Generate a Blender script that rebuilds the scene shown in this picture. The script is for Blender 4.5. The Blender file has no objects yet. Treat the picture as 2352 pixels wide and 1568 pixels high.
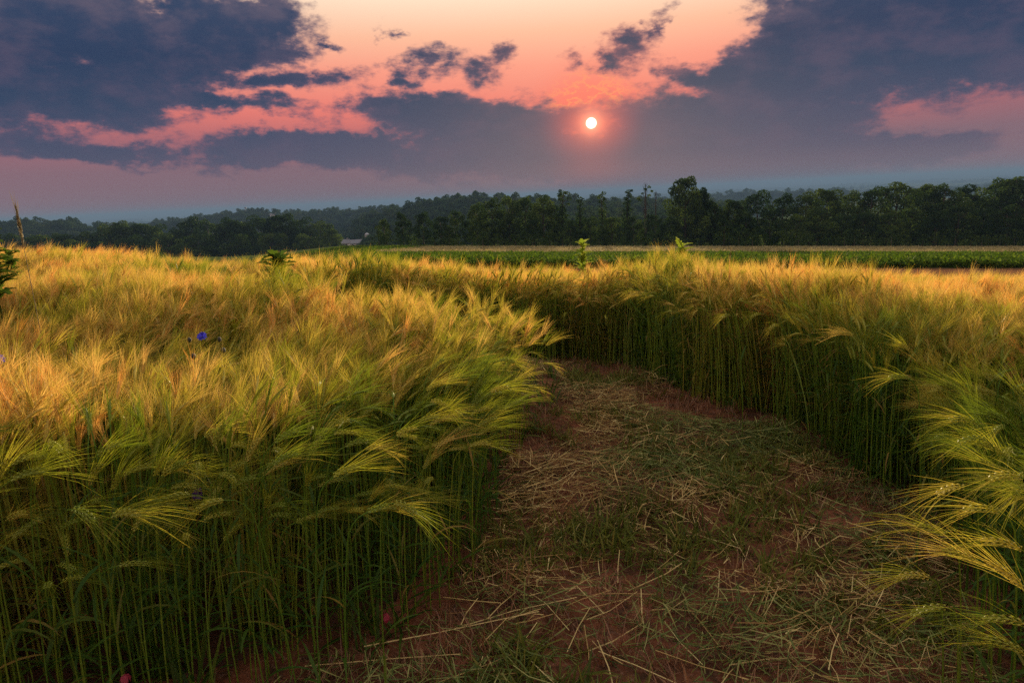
import bpy, math, random
import numpy as np
from mathutils import Vector, Matrix

random.seed(7)
rng = np.random.default_rng(11)
SC = bpy.context.scene
COL = SC.collection
R = math.radians

def lin(r, g, b):
    f = lambda c: (c / 255 / 12.92) if c / 255 <= 0.04045 else ((c / 255 + 0.055) / 1.055) ** 2.4
    return (f(r), f(g), f(b), 1.0)

# ------------------------------------------------------------------ camera
EYE = np.array([0.0, 0.0, 1.68])
PITCH, ROLL, FOC = R(12.0), R(2.85), 1568.0          # FOC in pixels of a 2352 px wide frame
_F = np.array([0, math.cos(PITCH), -math.sin(PITCH)])
_R0 = np.array([1.0, 0, 0]); _U0 = np.array([0, math.sin(PITCH), math.cos(PITCH)])
_RT = _R0 * math.cos(ROLL) - _U0 * math.sin(ROLL)
_UP = _U0 * math.cos(ROLL) + _R0 * math.sin(ROLL)
cam_data = bpy.data.cameras.new('camera')
cam_data.sensor_width = 36; cam_data.lens = 24
cam_data.clip_start = 0.05; cam_data.clip_end = 60000
cam = bpy.data.objects.new('camera', cam_data); COL.objects.link(cam)
M = Matrix(((_RT[0], _UP[0], -_F[0], EYE[0]), (_RT[1], _UP[1], -_F[1], EYE[1]),
            (_RT[2], _UP[2], -_F[2], EYE[2]), (0, 0, 0, 1)))
cam.matrix_world = M
SC.camera = cam

def ray(px, py):
    """direction seen at a point of the photograph (2352 x 1568 scale)"""
    return _F + _RT * ((px - 1176) / FOC) + _UP * ((784 - py) / FOC)

def azel(px, py):
    v = ray(px, py); v = v / np.linalg.norm(v)
    return math.degrees(math.atan2(v[0], v[1])), math.degrees(math.asin(v[2]))

SUN_AZ, SUN_EL = azel(1358, 283)

# ------------------------------------------------------------------ render settings
SC.view_settings.view_transform = 'Standard'
SC.view_settings.look = 'None'
SC.view_settings.exposure = 1.0
SC.view_settings.gamma = 1.0
SC.view_settings.use_curve_mapping = False
SC.render.engine = 'CYCLES'
SC.cycles.use_denoising = False
SC.cycles.max_bounces = 5
SC.cycles.diffuse_bounces = 2
SC.cycles.transmission_bounces = 4
SC.cycles.transparent_max_bounces = 4
SC.cycles.volume_bounces = 1
SC.cycles.sample_clamp_indirect = 4.0
SC.cycles.caustics_reflective = False; SC.cycles.caustics_refractive = False

# ------------------------------------------------------------------ node helper
class NT:
    def __init__(self, tree):
        self.t = tree; self.n = tree.nodes; self.l = tree.links
    def new(self, kind, **kw):
        nd = self.n.new(kind)
        for k, v in kw.items(): setattr(nd, k, v)
        return nd
    def put(self, sock, v):
        if isinstance(v, bpy.types.NodeSocket): self.l.new(v, sock)
        elif v is not None: sock.default_value = v
    def math(self, op, a, b=None, c=None, clamp=False):
        nd = self.new('ShaderNodeMath', operation=op, use_clamp=clamp)
        self.put(nd.inputs[0], a); self.put(nd.inputs[1], b)
        if c is not None: self.put(nd.inputs[2], c)
        return nd.outputs[0]
    def vmath(self, op, a, b=None, scale=None):
        nd = self.new('ShaderNodeVectorMath', operation=op)
        self.put(nd.inputs[0], a)
        if b is not None: self.put(nd.inputs[1], b)
        if scale is not None: self.put(nd.inputs['Scale'], scale)
        return nd.outputs['Value'] if op in ('LENGTH', 'DOT_PRODUCT', 'DISTANCE') else nd.outputs[0]
    def mix(self, fac, a, b, mode='MIX'):
        nd = self.new('ShaderNodeMix', data_type='RGBA', blend_type=mode)
        self.put(nd.inputs[0], fac); self.put(nd.inputs[6], a); self.put(nd.inputs[7], b)
        return nd.outputs[2]
    def noise(self, vec, scale, detail=4.0, rough=0.55, color=False, dist=0.0):
        nd = self.new('ShaderNodeTexNoise')
        if vec is not None: self.l.new(vec, nd.inputs['Vector'])
        nd.inputs['Scale'].default_value = scale; nd.inputs['Detail'].default_value = detail
        nd.inputs['Roughness'].default_value = rough; nd.inputs['Distortion'].default_value = dist
        return nd.outputs['Color'] if color else nd.outputs['Fac']
    def maprange(self, v, a, b, c=0.0, d=1.0, smooth=True):
        nd = self.new('ShaderNodeMapRange', interpolation_type='SMOOTHSTEP' if smooth else 'LINEAR')
        self.put(nd.inputs[0], v)
        for i, q in zip((1, 2, 3, 4), (a, b, c, d)): self.put(nd.inputs[i], q)
        return nd.outputs[0]
    def ramp(self, fac, stops, interp='LINEAR'):
        nd = self.new('ShaderNodeValToRGB'); cr = nd.color_ramp; cr.interpolation = interp
        while len(cr.elements) < len(stops): cr.elements.new(0.5)
        for e, (p, c) in zip(cr.elements, stops): e.position = p; e.color = c
        self.put(nd.inputs[0], fac)
        return nd.outputs[0]

# ------------------------------------------------------------------ world: evening sky with broken cloud
world = bpy.data.worlds.new('World'); SC.world = world; world.use_nodes = True
W = NT(world.node_tree); W.n.clear()
tc = W.new('ShaderNodeTexCoord')
sep = W.new('ShaderNodeSeparateXYZ'); W.l.new(tc.outputs['Generated'], sep.inputs[0])
az = W.math('MULTIPLY', W.math('ARCTAN2', sep.outputs[0], sep.outputs[1]), 57.29578)
el = W.math('MULTIPLY', W.math('ARCSINE', sep.outputs[2]), 57.29578)
comb = W.new('ShaderNodeCombineXYZ'); W.l.new(az, comb.inputs[0]); W.l.new(el, comb.inputs[1])
pv = comb.outputs[0]
# distance from the sun in degrees (direction space)
sdir = (math.sin(R(SUN_AZ)) * math.cos(R(SUN_EL)), math.cos(R(SUN_AZ)) * math.cos(R(SUN_EL)), math.sin(R(SUN_EL)))
cosang = W.vmath('DOT_PRODUCT', W.vmath('NORMALIZE', tc.outputs['Generated']), sdir)
sang = W.math('MULTIPLY', W.math('ARCCOSINE', W.math('MINIMUM', cosang, 0.9999999)), 57.29578)
# clear sky by elevation
elf = W.math('DIVIDE', el, 60.0, clamp=True)
clear_sun = W.ramp(elf, [(0.0, lin(122, 100, 112)), (0.05, lin(126, 98, 112)), (0.085, lin(186, 102, 106)),
                         (0.12, lin(238, 124, 112)), (0.165, lin(250, 156, 132)), (0.205, lin(253, 190, 156)),
                         (0.25, lin(255, 228, 198)), (0.36, (1.05, .90, .72, 1)), (0.6, (.80, .72, .64, 1)), (1.0, (.48, .48, .50, 1))])
clear_side = W.ramp(elf, [(0.0, lin(134, 106, 116)), (0.05, lin(136, 102, 114)), (0.085, lin(148, 100, 113)), (0.115, lin(204, 112, 110)),
                          (0.16, lin(224, 128, 118)), (0.25, lin(250, 194, 164)), (0.36, (.76, .62, .54, 1)),
                          (0.6, (.62, .56, .53, 1)), (1.0, (.48, .48, .50, 1))])
daz = W.math('ABSOLUTE', W.math('SUBTRACT', az, SUN_AZ - 3))
clear = W.mix(W.maprange(daz, 10, 48), clear_sun, clear_side)
# cloud shapes: ellipses in degrees of azimuth and elevation, frayed by noise
n1 = W.noise(W.vmath('MULTIPLY', pv, (1.0, 1.7, 1.0)), 0.115, 7.0, 0.6, color=True)
n2 = W.noise(W.vmath('MULTIPLY', pv, (1.0, 1.6, 1.0)), 0.55, 5.0, 0.6, color=True)
warp = W.vmath('ADD', W.vmath('MULTIPLY', W.vmath('SUBTRACT', n1, (0.5, 0.5, 0.5)), (9.0, 3.6, 0.0)),
               W.vmath('MULTIPLY', W.vmath('SUBTRACT', n2, (0.5, 0.5, 0.5)), (2.6, 1.7, 0.0)))
pw = W.vmath('ADD', pv, warp)
BLOBS = [(90, 40, 310, 92, 4), (510, 60, 225, 84, -6), (90, 205, 400, 78, 0), (380, 130, 200, 80, 0), (560, 125, 150, 45, -8),
         (650, 186, 165, 26, -5), (470, 240, 260, 26, 0), (-150, 120, 300, 190, 0),
         (925, 180, 34, 34, 0), (962, 140, 36, 34, 20), (1010, 160, 58, 24, 0), (1105, 178, 60, 32, 0), (1140, 130, 30, 34, 0), (920, 72, 34, 16, 35), (752, 106, 28, 8, 0),
         (980, 232, 110, 16, 6), (1090, 280, 360, 64, 3), (830, 250, 110, 14, 0), (720, 345, 340, 46, 0), (1130, 350, 330, 60, 0), (250, 345, 260, 24, 0),
         (1300, 130, 34, 26, 0), (1425, 118, 48, 38, -20), (1462, 88, 50, 30, -10), (1528, 52, 22, 36, 10), (1390, 150, 26, 14, 0),
         (1880, 125, 350, 105, -12), (2130, 100, 310, 130, -10), (2080, 10, 300, 80, 0), (1620, 170, 170, 36, 14), (1900, 195, 320, 60, -3),
         (1690, 290, 380, 84, 2), (1620, 245, 210, 46, 4), (1900, 345, 330, 46, 0), (1430, 350, 330, 62, 0), (1500, 395, 560, 52, 2), (2420, 60, 140, 130, 0), (2230, 190, 90, 26, -18),
         (1830, 20, 60, 30, 0), (1255, 232, 30, 16, 0)]
field = None
for bx, by, rx, ry, rot in BLOBS:
    a0, e0 = azel(bx, by)
    asp = math.degrees(1 / FOC) * 0.93
    mp = W.new('ShaderNodeMapping', vector_type='TEXTURE')
    W.l.new(pw, mp.inputs['Vector'])
    mp.inputs['Location'].default_value = (a0, e0, 0)
    mp.inputs['Rotation'].default_value = (0, 0, R(-rot - 2.0))
    mp.inputs['Scale'].default_value = (rx * asp, ry * asp, 1)
    # small clouds get a softer weight so that they do not merge into plates
    soft = min(1.2, max(.36, math.sqrt(rx * ry) / 105.0))
    b = W.math('MULTIPLY', W.math('SUBTRACT', 1.0 + .10 / soft, W.vmath('LENGTH', mp.outputs[0])), soft)
    field = b if field is None else W.math('SMOOTH_MAX', field, b, 0.25)
# the sky goes on beyond the frame with the same kind of broken cloud
gen = W.noise(W.vmath('MULTIPLY', pv, (1.0, 1.8, 1.0)), 0.05, 5.0, 0.55)
outside = W.math('MAXIMUM', W.maprange(W.math('ABSOLUTE', az), 40, 50), W.maprange(el, 17, 26))
gfield = W.math('SUBTRACT', W.math('MULTIPLY', W.math('SUBTRACT', gen, 0.5), 5.0),
                W.math('SUBTRACT', 3.4, W.math('MULTIPLY', outside, 3.0)))
field = W.math('MAXIMUM', field, gfield)
fine = W.noise(W.vmath('MULTIPLY', pv, (1.0, 1.5, 1.0)), 0.9, 6.0, 0.62)
field = W.math('ADD', field, W.math('MULTIPLY', W.math('SUBTRACT', fine, 0.5), 0.55))
brk = W.noise(W.vmath('MULTIPLY', pv, (1.0, 2.2, 1.0)), 0.16, 6.0, 0.62)
field = W.math('ADD', field, W.math('MULTIPLY', W.math('SUBTRACT', brk, 0.535), 1.9))
mask = W.maprange(field, -0.10, 0.34)
core = W.maprange(field, 0.02, 0.50)
c_edge = W.ramp(elf, [(0.0, lin(106, 90, 108)), (0.08, lin(98, 82, 106)), (0.16, lin(108, 86, 108)), (0.3, lin(150, 126, 128)), (.6, (.42, .4, .42, 1))])
c_core = W.ramp(elf, [(0.0, lin(100, 90, 106)), (0.05, lin(80, 80, 104)), (0.09, lin(64, 72, 100)), (0.13, lin(46, 64, 94)), (0.18, lin(40, 58, 90)), (0.26, lin(52, 68, 98)), (.45, (.20, .21, .25, 1)), (1.0, (.28, .29, .32, 1))])
c_edge = W.mix(W.math('MULTIPLY', W.maprange(sang, 12, 2.5, 0.0, 0.6), W.maprange(el, 5.5, 8.0)), c_edge, lin(226, 122, 110))
mot = W.noise(W.vmath('MULTIPLY', pv, (1.0, 1.8, 1.0)), 0.22, 5.0, 0.6)
cloud = W.mix(W.math('MULTIPLY', core, W.maprange(mot, 0.30, 0.58, 0.66, 1.0)), c_edge, c_core)
# cloud close to the sun takes its red
cloud = W.mix(W.maprange(sang, 4.6, 0.3, 0.0, 0.32), cloud, lin(225, 100, 95))
low = W.maprange(el, 3.6, 0.4)
mask2 = W.math('MULTIPLY', mask, W.maprange(low, 0, 1, 1.0, 0.60))
# the ring of fire round the sun
halo = W.mix(W.maprange(sang, 6.0, 1.0, 0.0, 0.7), clear, lin(255, 112, 92))
ridge = W.noise(W.vmath('MULTIPLY', pv, (1.0, 1.8, 1.0)), 0.55, 5.0, 0.6)
ridge = W.math('ABSOLUTE', W.math('SUBTRACT', ridge, 0.5))
lines = W.math('MULTIPLY', W.maprange(ridge, 0.06, 0.0), W.math('MULTIPLY', W.maprange(sang, 5.0, 2.2), W.maprange(el, SUN_EL - 0.4, SUN_EL + 0.6)))
halo = W.mix(W.math('MULTIPLY', lines, 0.4), halo, lin(255, 176, 96))
sky = W.mix(mask2, halo, cloud)
# red glow, wider along the haze than upwards
gv = W.vmath('MULTIPLY', W.vmath('SUBTRACT', pv, (SUN_AZ, SUN_EL, 0)), (0.62, 1.0, 0.0))
gd = W.vmath('LENGTH', gv)
glow = W.math('EXPONENT', W.math('MULTIPLY', gd, -1.35))
glow = W.math('MULTIPLY', glow, W.maprange(mot, 0.2, 0.7, 0.75, 1.1))
sky = W.mix(W.math('MULTIPLY', glow, 1.1, clamp=True), sky, lin(255, 92, 80))
sky = W.mix(W.math('MULTIPLY', W.math('EXPONENT', W.math('MULTIPLY', sang, -2.0)), 1.5, clamp=True), sky, (1.7, .60, .36, 1))
disc = W.maprange(sang, 0.46, 0.26)
sky = W.mix(disc, sky, (7.0, 6.2, 4.6, 1))
# below the horizon: the dull tone of far land
sky = W.mix(W.maprange(el, -0.3, -1.5), sky, lin(86, 80, 90))
nish = W.new('ShaderNodeTexSky', sky_type='NISHITA')
nish.sun_disc = False; nish.sun_elevation = R(SUN_EL); nish.sun_rotation = R(SUN_AZ)
nish.dust_density = 3.0
bg1 = W.new('ShaderNodeBackground'); W.l.new(sky, bg1.inputs[0]); bg1.inputs[1].default_value = 0.525
bg2 = W.new('ShaderNodeBackground'); W.l.new(nish.outputs[0], bg2.inputs[0]); bg2.inputs[1].default_value = 0.05
nish_gain = 0.015
addw = W.new('ShaderNodeMixShader'); addw.inputs[0].default_value = nish_gain
W.l.new(bg1.outputs[0], addw.inputs[1]); W.l.new(bg2.outputs[0], addw.inputs[2])
wo = W.new('ShaderNodeOutputWorld'); W.l.new(addw.outputs[0], wo.inputs[0])
world.cycles.sampling_method = 'MANUAL'; world.cycles.sample_map_resolution = 1024

# ------------------------------------------------------------------ sun
sl = bpy.data.lights.new('sun', 'SUN'); sl.energy = 5.0; sl.angle = R(0.6); sl.color = (1.0, 0.76, 0.46)
so = bpy.data.objects.new('sun', sl); COL.objects.link(so)
so.rotation_euler = Vector((-sdir[0], -sdir[1], -sdir[2])).to_track_quat('-Z', 'Y').to_euler()
so.location = (6, 40, 30)

# ------------------------------------------------------------------ helpers
def sstep(a, b, v):
    t = np.clip((np.asarray(v, float) - a) / (b - a), 0, 1); return t * t * (3 - 2 * t)

def vnoise(x, y, seed=0):
    x = np.asarray(x, float); y = np.asarray(y, float)
    xi = np.floor(x).astype(np.int64); yi = np.floor(y).astype(np.int64)
    xf = x - xi; yf = y - yi
    def h(a, b):
        n = (a * 374761393 + b * 668265263 + seed * 974711) & 0x7fffffff
        n = ((n ^ (n >> 13)) * 1274126177) & 0x7fffffff
        return ((n ^ (n >> 16)) & 0xffff) / 65535.0
    u = xf * xf * (3 - 2 * xf); v = yf * yf * (3 - 2 * yf)
    return (h(xi, yi) * (1 - u) + h(xi + 1, yi) * u) * (1 - v) + (h(xi, yi + 1) * (1 - u) + h(xi + 1, yi + 1) * u) * v

def fbm(x, y, seed=0, o=4):
    s, a, t = 0, 1.0, 0
    for k in range(o):
        s = s + a * vnoise(np.asarray(x) * 2 ** k, np.asarray(y) * 2 ** k, seed + k); t += a; a *= 0.5
    return s / t

_ty = np.array([-50, 0, 6, 8, 10, 12, 14, 20, 25, 32, 50, 70, 90, 112, 125, 160, 200, 260, 400, 700, 1000, 2000, 4000, 20000.0])
_tz = np.array([0, 0, -.06, -.22, -.44, -.62, -.72, -.92, -1.12, -1.58, -2.85, -4.2, -5.45, -6.65, -7.3, -9.0, -10.9, -13.5, -19, -34, -46, -58, -62, -64.0])
def terrain(x, y):
    x = np.asarray(x, float); y = np.asarray(y, float)
    g = np.zeros_like(y + x)
    for k, wgt in ((-1.0, .25), (0.0, .5), (1.0, .25)):       # soften the kinks
        g = g + wgt * np.interp(y * (1 + 0.06 * k), _ty, _tz)
    r = np.hypot(x, y)
    g = g - 0.05 * x * (1 - sstep(150, 520, r)) 
    g = g + .26 * sstep(0, 8, -x) * sstep(7, 12, y) * (1 - sstep(18, 30, y))
    g = g - 2.6 * sstep(18, 60, y) * sstep(.20, .42, -x / np.maximum(y, 1)) * (1 - sstep(300, 600, r))
    g = g - 9 * sstep(140, 260, y) * sstep(-.10, .16, -x / np.maximum(y, 1)) * (1 - sstep(600, 1000, r))
    g = g + 9 * (fbm(x / 900, y / 900, 5) - .5) * sstep(900, 2500, r)
    g = np.where(y < 0, -0.05 * x * (1 - sstep(150, 520, r)) + 0 * g, g)
    return g

_TS = np.geomspace(0.5, 9000, 2600)
def ground(px, py, up=0.0, far=3000):
    """where the ray through a photo point meets the terrain raised by `up`"""
    v = ray(px, py); P = EYE[None] + v[None] * _TS[:, None]
    h = P[:, 2] - terrain(P[:, 0], P[:, 1]) - up; k = np.nonzero(h <= 0)[0]
    if not len(k) or k[0] == 0: return EYE + v * (far if not len(k) else _TS[0])
    k = k[0]; f = h[k - 1] / (h[k - 1] - h[k])
    return EYE + v * (_TS[k - 1] + f * (_TS[k] - _TS[k - 1]))

def at_dist(px, py, d):
    v = ray(px, py); return EYE + v * (d / v[1])

def tag(o, label=None, cat=None, group=None, kind=None):
    if label: o['label'] = label
    if cat: o['category'] = cat
    if group: o['group'] = group
    if kind: o['kind'] = kind
    return o

def empty(name, loc, rz=0.0):
    o = bpy.data.objects.new(name, None); COL.objects.link(o)
    o.location = Vector(loc); o.rotation_euler = (0, 0, rz); o.empty_display_size = 0.2
    return o

def nrm(v):
    v = np.asarray(v, float); n = np.linalg.norm(v); return v / n if n > 1e-9 else np.array([0, 0, 1.0])

class MB:
    """collects faces, builds one mesh"""
    def __init__(self): self.v = []; self.f = []; self.m = []; self.c = []
    def vert(self, p): self.v.append((float(p[0]), float(p[1]), float(p[2]))); return len(self.v) - 1
    def face(self, ids, m=0, c=0.5): self.f.append(tuple(ids)); self.m.append(m); self.c.append(c)
    def tube(self, path, radii, sides=4, m=0, c=0.5, cap=True):
        path = [np.asarray(p, float) for p in path]; rings = []
        ref = np.array([0.31, 0.95, 0.05])
        for i, p in enumerate(path):
            t = nrm(path[min(i + 1, len(path) - 1)] - path[max(i - 1, 0)])
            a = nrm(np.cross(t, ref) if abs(t @ ref) < .95 else np.cross(t, [1, 0, 0])); b = np.cross(t, a)
            r = radii[i] if hasattr(radii, '__len__') else radii
            rings.append([self.vert(p + r * (a * math.cos(2 * math.pi * k / sides) + b * math.sin(2 * math.pi * k / sides))) for k in range(sides)])
        for i in range(len(rings) - 1):
            for k in range(sides):
                self.face((rings[i][k], rings[i][(k + 1) % sides], rings[i + 1][(k + 1) % sides], rings[i + 1][k]), m, c)
        if cap:
            self.face(rings[0][::-1], m, c); self.face(rings[-1], m, c)
    def ribbon(self, path, widths, side, m=0, c=0.5, fold=0.0):
        path = [np.asarray(p, float) for p in path]; prev = None
        for i, p in enumerate(path):
            t = nrm(path[min(i + 1, len(path) - 1)] - path[max(i - 1, 0)])
            s = nrm(np.asarray(side) - t * (np.asarray(side) @ t)); w = widths[i] / 2
            if fold:
                n = np.cross(t, s) * fold * w
                cur = (self.vert(p - s * w + n), self.vert(p), self.vert(p + s * w + n))
                if prev:
                    self.face((prev[0], prev[1], cur[1], cur[0]), m, c); self.face((prev[1], prev[2], cur[2], cur[1]), m, c)
            else:
                if widths[i] < 1e-5: cur = (self.vert(p),)
                else: cur = (self.vert(p - s * w), self.vert(p + s * w))
                if prev:
                    if len(cur) == 1: self.face((prev[0], prev[1], cur[0]), m, c)
                    else: self.face((prev[0], prev[1], cur[1], cur[0]), m, c)
            prev = cur
    def box(self, lo, hi, m=0, c=0.5):
        x0, y0, z0 = lo; x1, y1, z1 = hi
        i = [self.vert(p) for p in ((x0, y0, z0), (x1, y0, z0), (x1, y1, z0), (x0, y1, z0), (x0, y0, z1), (x1, y0, z1), (x1, y1, z1), (x0, y1, z1))]
        for q in ((0, 3, 2, 1), (4, 5, 6, 7), (0, 1, 5, 4), (1, 2, 6, 5), (2, 3, 7, 6), (3, 0, 4, 7)): self.face([i[k] for k in q], m, c)
    def mesh(self, name, mats, smooth=False):
        me = bpy.data.meshes.new(name); me.from_pydata(self.v, [], self.f)
        for mt in (mats if isinstance(mats, (list, tuple)) else [mats]): me.materials.append(mt)
        me.polygons.foreach_set('material_index', self.m)
        at = me.attributes.new('tint', 'FLOAT', 'FACE'); at.data.foreach_set('value', self.c)
        if smooth: me.polygons.foreach_set('use_smooth', [True] * len(self.f))
        me.update(); return me
    def build(self, name, mats, parent=None, smooth=False):
        return link(name, self.mesh(name, mats, smooth), parent)

def link(name, me, parent=None):
    o = bpy.data.objects.new(name, me); COL.objects.link(o)
    if parent is not None: o.parent = parent
    return o

# ------------------------------------------------------------------ materials
def material(name):
    m = bpy.data.materials.new(name); m.use_nodes = True; t = NT(m.node_tree); t.n.clear()
    out = t.new('ShaderNodeOutputMaterial'); return m, t, out

def plant_shader(t, out, col, trans=0.4, gloss=0.06, rough=0.45):
    d = t.new('ShaderNodeBsdfDiffuse'); t.put(d.inputs[0], col)
    tr = t.new('ShaderNodeBsdfTranslucent'); t.put(tr.inputs[0], col)
    mx = t.new('ShaderNodeMixShader'); mx.inputs[0].default_value = trans
    t.l.new(d.outputs[0], mx.inputs[1]); t.l.new(tr.outputs[0], mx.inputs[2])
    g = t.new('ShaderNodeBsdfGlossy'); g.inputs['Roughness'].default_value = rough; g.inputs[0].default_value = (.9, .9, .85, 1)
    m2 = t.new('ShaderNodeMixShader'); m2.inputs[0].default_value = gloss
    t.l.new(mx.outputs[0], m2.inputs[1]); t.l.new(g.outputs[0], m2.inputs[2]); t.l.new(m2.outputs[0], out.inputs[0])

def simple(name, col, rough=.8, var=.25, scale=3.0, spec=.3, metal=0.0):
    m, t, out = material(name); b = t.new('ShaderNodeBsdfPrincipled')
    tcn = t.new('ShaderNodeTexCoord'); n = t.noise(tcn.outputs['Object'], scale, 5)
    c = t.mix(n, tuple(x * (1 - var) for x in col[:3]) + (1,), tuple(min(1, x * (1 + var)) for x in col[:3]) + (1,))
    t.l.new(c, b.inputs['Base Color']); b.inputs['Roughness'].default_value = rough
    b.inputs['Specular IOR Level'].default_value = spec; b.inputs['Metallic'].default_value = metal
    t.l.new(b.outputs[0], out.inputs[0]); return m

def ripeness(t):
    """how ripe the barley is at a place in the field: patches of green, gold and orange"""
    geo = t.new('ShaderNodeNewGeometry'); pos = t.vmath('MULTIPLY', geo.outputs['Position'], (1, 1, 0.0))
    big = t.noise(t.vmath('ADD', pos, (3.1, 7.7, 0)), 0.55, 3, .5)
    small = t.noise(pos, 2.6, 3, .6)
    sx = t.new('ShaderNodeSeparateXYZ'); t.l.new(geo.outputs['Position'], sx.inputs[0])
    far = t.maprange(sx.outputs[1], 2.0, 8.0, -0.10, 0.22, smooth=False)
    v = t.math('ADD', t.math('ADD', t.math('MULTIPLY', t.math('SUBTRACT', big, .5), 2.1), t.math('MULTIPLY', t.math('SUBTRACT', small, .5), 1.2)), t.math('ADD', far, .45))
    # two patches that ripened early, and a greener low corner
    for cx, cy, rad, amt in ((-.5, 4.3, 1.9, .42), (-2.6, 2.6, 1.5, .12), (-1.1, 2.0, .9, -.30), (3.2, 5.0, 1.6, .15), (3.0, 3.0, 1.0, -.2), (1.7, 2.0, 1.1, -.26)):
        dd = t.vmath('DISTANCE', pos, (cx, cy, 0)); v = t.math('ADD', v, t.maprange(dd, rad, 0.0, 0.0, amt))
    oi = t.new('ShaderNodeObjectInfo')
    v = t.math('ADD', v, t.math('MULTIPLY', t.math('SUBTRACT', oi.outputs['Random'], .5), .35))
    return v

def barley_mat(name, stops, trans, gloss=.05, tintamt=.35):
    m, t, out = material(name); v = ripeness(t)
    at = t.new('ShaderNodeAttribute', attribute_name='tint')
    v = t.math('ADD', v, t.math('MULTIPLY', t.math('SUBTRACT', at.outputs['Fac'], .5), tintamt))
    plant_shader(t, out, t.ramp(v, stops), trans, gloss); return m

M_AWN = barley_mat('barley_awn', [(0.0, (.13, .19, .012, 1)), (.28, (.32, .33, .022, 1)), (.52, (.58, .44, .06, 1)), (.76, (.72, .47, .13, 1)), (1.0, (.78, .35, .07, 1))], .5, .015)
M_EAR = barley_mat('barley_ear', [(0.0, (.26, .34, .03, 1)), (.4, (.52, .50, .06, 1)), (.7, (.66, .54, .12, 1)), (1.0, (.70, .46, .12, 1))], .35, .04)
M_STEM = barley_mat('barley_stem', [(0.0, (.10, .21, .02, 1)), (.6, (.24, .31, .03, 1)), (.95, (.42, .35, .055, 1)), (1.0, (.48, .33, .07, 1))], .3, .015)
M_LEAF = barley_mat('barley_leaf', [(0.0, (.045, .11, .012, 1)), (.5, (.085, .15, .016, 1)), (.85, (.20, .19, .03, 1)), (1.0, (.34, .22, .05, 1))], .45, .012)

def tint_mat(name, stops, trans=.2, gloss=.04, rnd=.3, rough=.5):
    m, t, out = material(name); at = t.new('ShaderNodeAttribute', attribute_name='tint')
    oi = t.new('ShaderNodeObjectInfo'); geo = t.new('ShaderNodeNewGeometry')
    n = t.noise(geo.outputs['Position'], 1.1, 3)
    v = t.math('ADD', at.outputs['Fac'], t.math('MULTIPLY', t.math('SUBTRACT', oi.outputs['Random'], .5), rnd))
    v = t.math('ADD', v, t.math('MULTIPLY', t.math('SUBTRACT', n, .5), .5))
    plant_shader(t, out, t.ramp(v, stops), trans, gloss, rough); return m

M_STRAW = tint_mat('trodden_straw', [(0, (.14, .065, .028, 1)), (.3, (.38, .20, .07, 1)), (.6, (.64, .44, .15, 1)), (1, (.82, .64, .27, 1))], .1, .02, 0)
M_GREENSTRAW = tint_mat('flattened_green_stalk', [(0, (.07, .11, .02, 1)), (.5, (.20, .24, .05, 1)), (1, (.42, .40, .13, 1))], .2, .02, 0)
M_SPROUT = tint_mat('green_sprout', [(0, (.07, .09, .012, 1)), (.6, (.15, .17, .02, 1)), (1, (.28, .23, .05, 1))], .35, .01)
M_DEADTUFT = tint_mat('dead_tuft', [(0, (.14, .05, .02, 1)), (.6, (.30, .12, .05, 1)), (1, (.42, .24, .10, 1))], .2)
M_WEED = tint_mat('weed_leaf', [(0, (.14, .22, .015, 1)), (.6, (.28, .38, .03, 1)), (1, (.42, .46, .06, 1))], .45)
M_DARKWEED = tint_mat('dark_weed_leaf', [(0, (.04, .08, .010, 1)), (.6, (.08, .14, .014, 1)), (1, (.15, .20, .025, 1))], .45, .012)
M_CROP = tint_mat('green_crop_leaf', [(0, (.03, .065, .005, 1)), (.5, (.075, .14, .008, 1)), (1, (.16, .22, .02, 1))], .45, .008)
M_WHEAT = tint_mat('pale_crop', [(0, (.16, .14, .04, 1)), (.5, (.36, .29, .10, 1)), (1, (.52, .42, .19, 1))], .35)
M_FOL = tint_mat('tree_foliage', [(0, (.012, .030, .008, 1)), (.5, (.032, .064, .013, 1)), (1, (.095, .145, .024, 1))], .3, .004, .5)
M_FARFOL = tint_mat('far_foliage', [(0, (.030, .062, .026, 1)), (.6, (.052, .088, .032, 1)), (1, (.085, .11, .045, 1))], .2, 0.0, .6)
M_DRYHEAD = tint_mat('dry_seed_head', [(0, (.10, .08, .04, 1)), (1, (.30, .25, .13, 1))], .3)
M_BARK = simple('bark', (.07, .055, .042, 1), .95, .4, 6)
M_BLUE = tint_mat('cornflower_blue', [(0, (.02, .02, .32, 1)), (1, (.05, .06, .62, 1))], .35, .02, 0)
M_PURPLE = tint_mat('purple_petal', [(0, (.05, .02, .12, 1)), (1, (.10, .04, .20, 1))], .35, .02, 0)
M_PINK = tint_mat('pink_petal', [(0, (.42, .04, .08, 1)), (1, (.62, .10, .14, 1))], .35, .02, 0)
M_BUD = simple('cornflower_bud', (.05, .055, .045, 1), .8, .3, 60)
M_WHITE = simple('white_painted_wall', (.72, .71, .68, 1), .7, .06, .8)
M_ROOF = simple('grey_roof', (.22, .22, .24, 1), .7, .2, 1.2)
M_DARK = simple('window_glass', (.03, .035, .045, 1), .2, .2, 1.0, .6)
M_METAL = simple('galvanised_metal', (.42, .43, .45, 1), .45, .15, 1.0, .5, .5)

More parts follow.
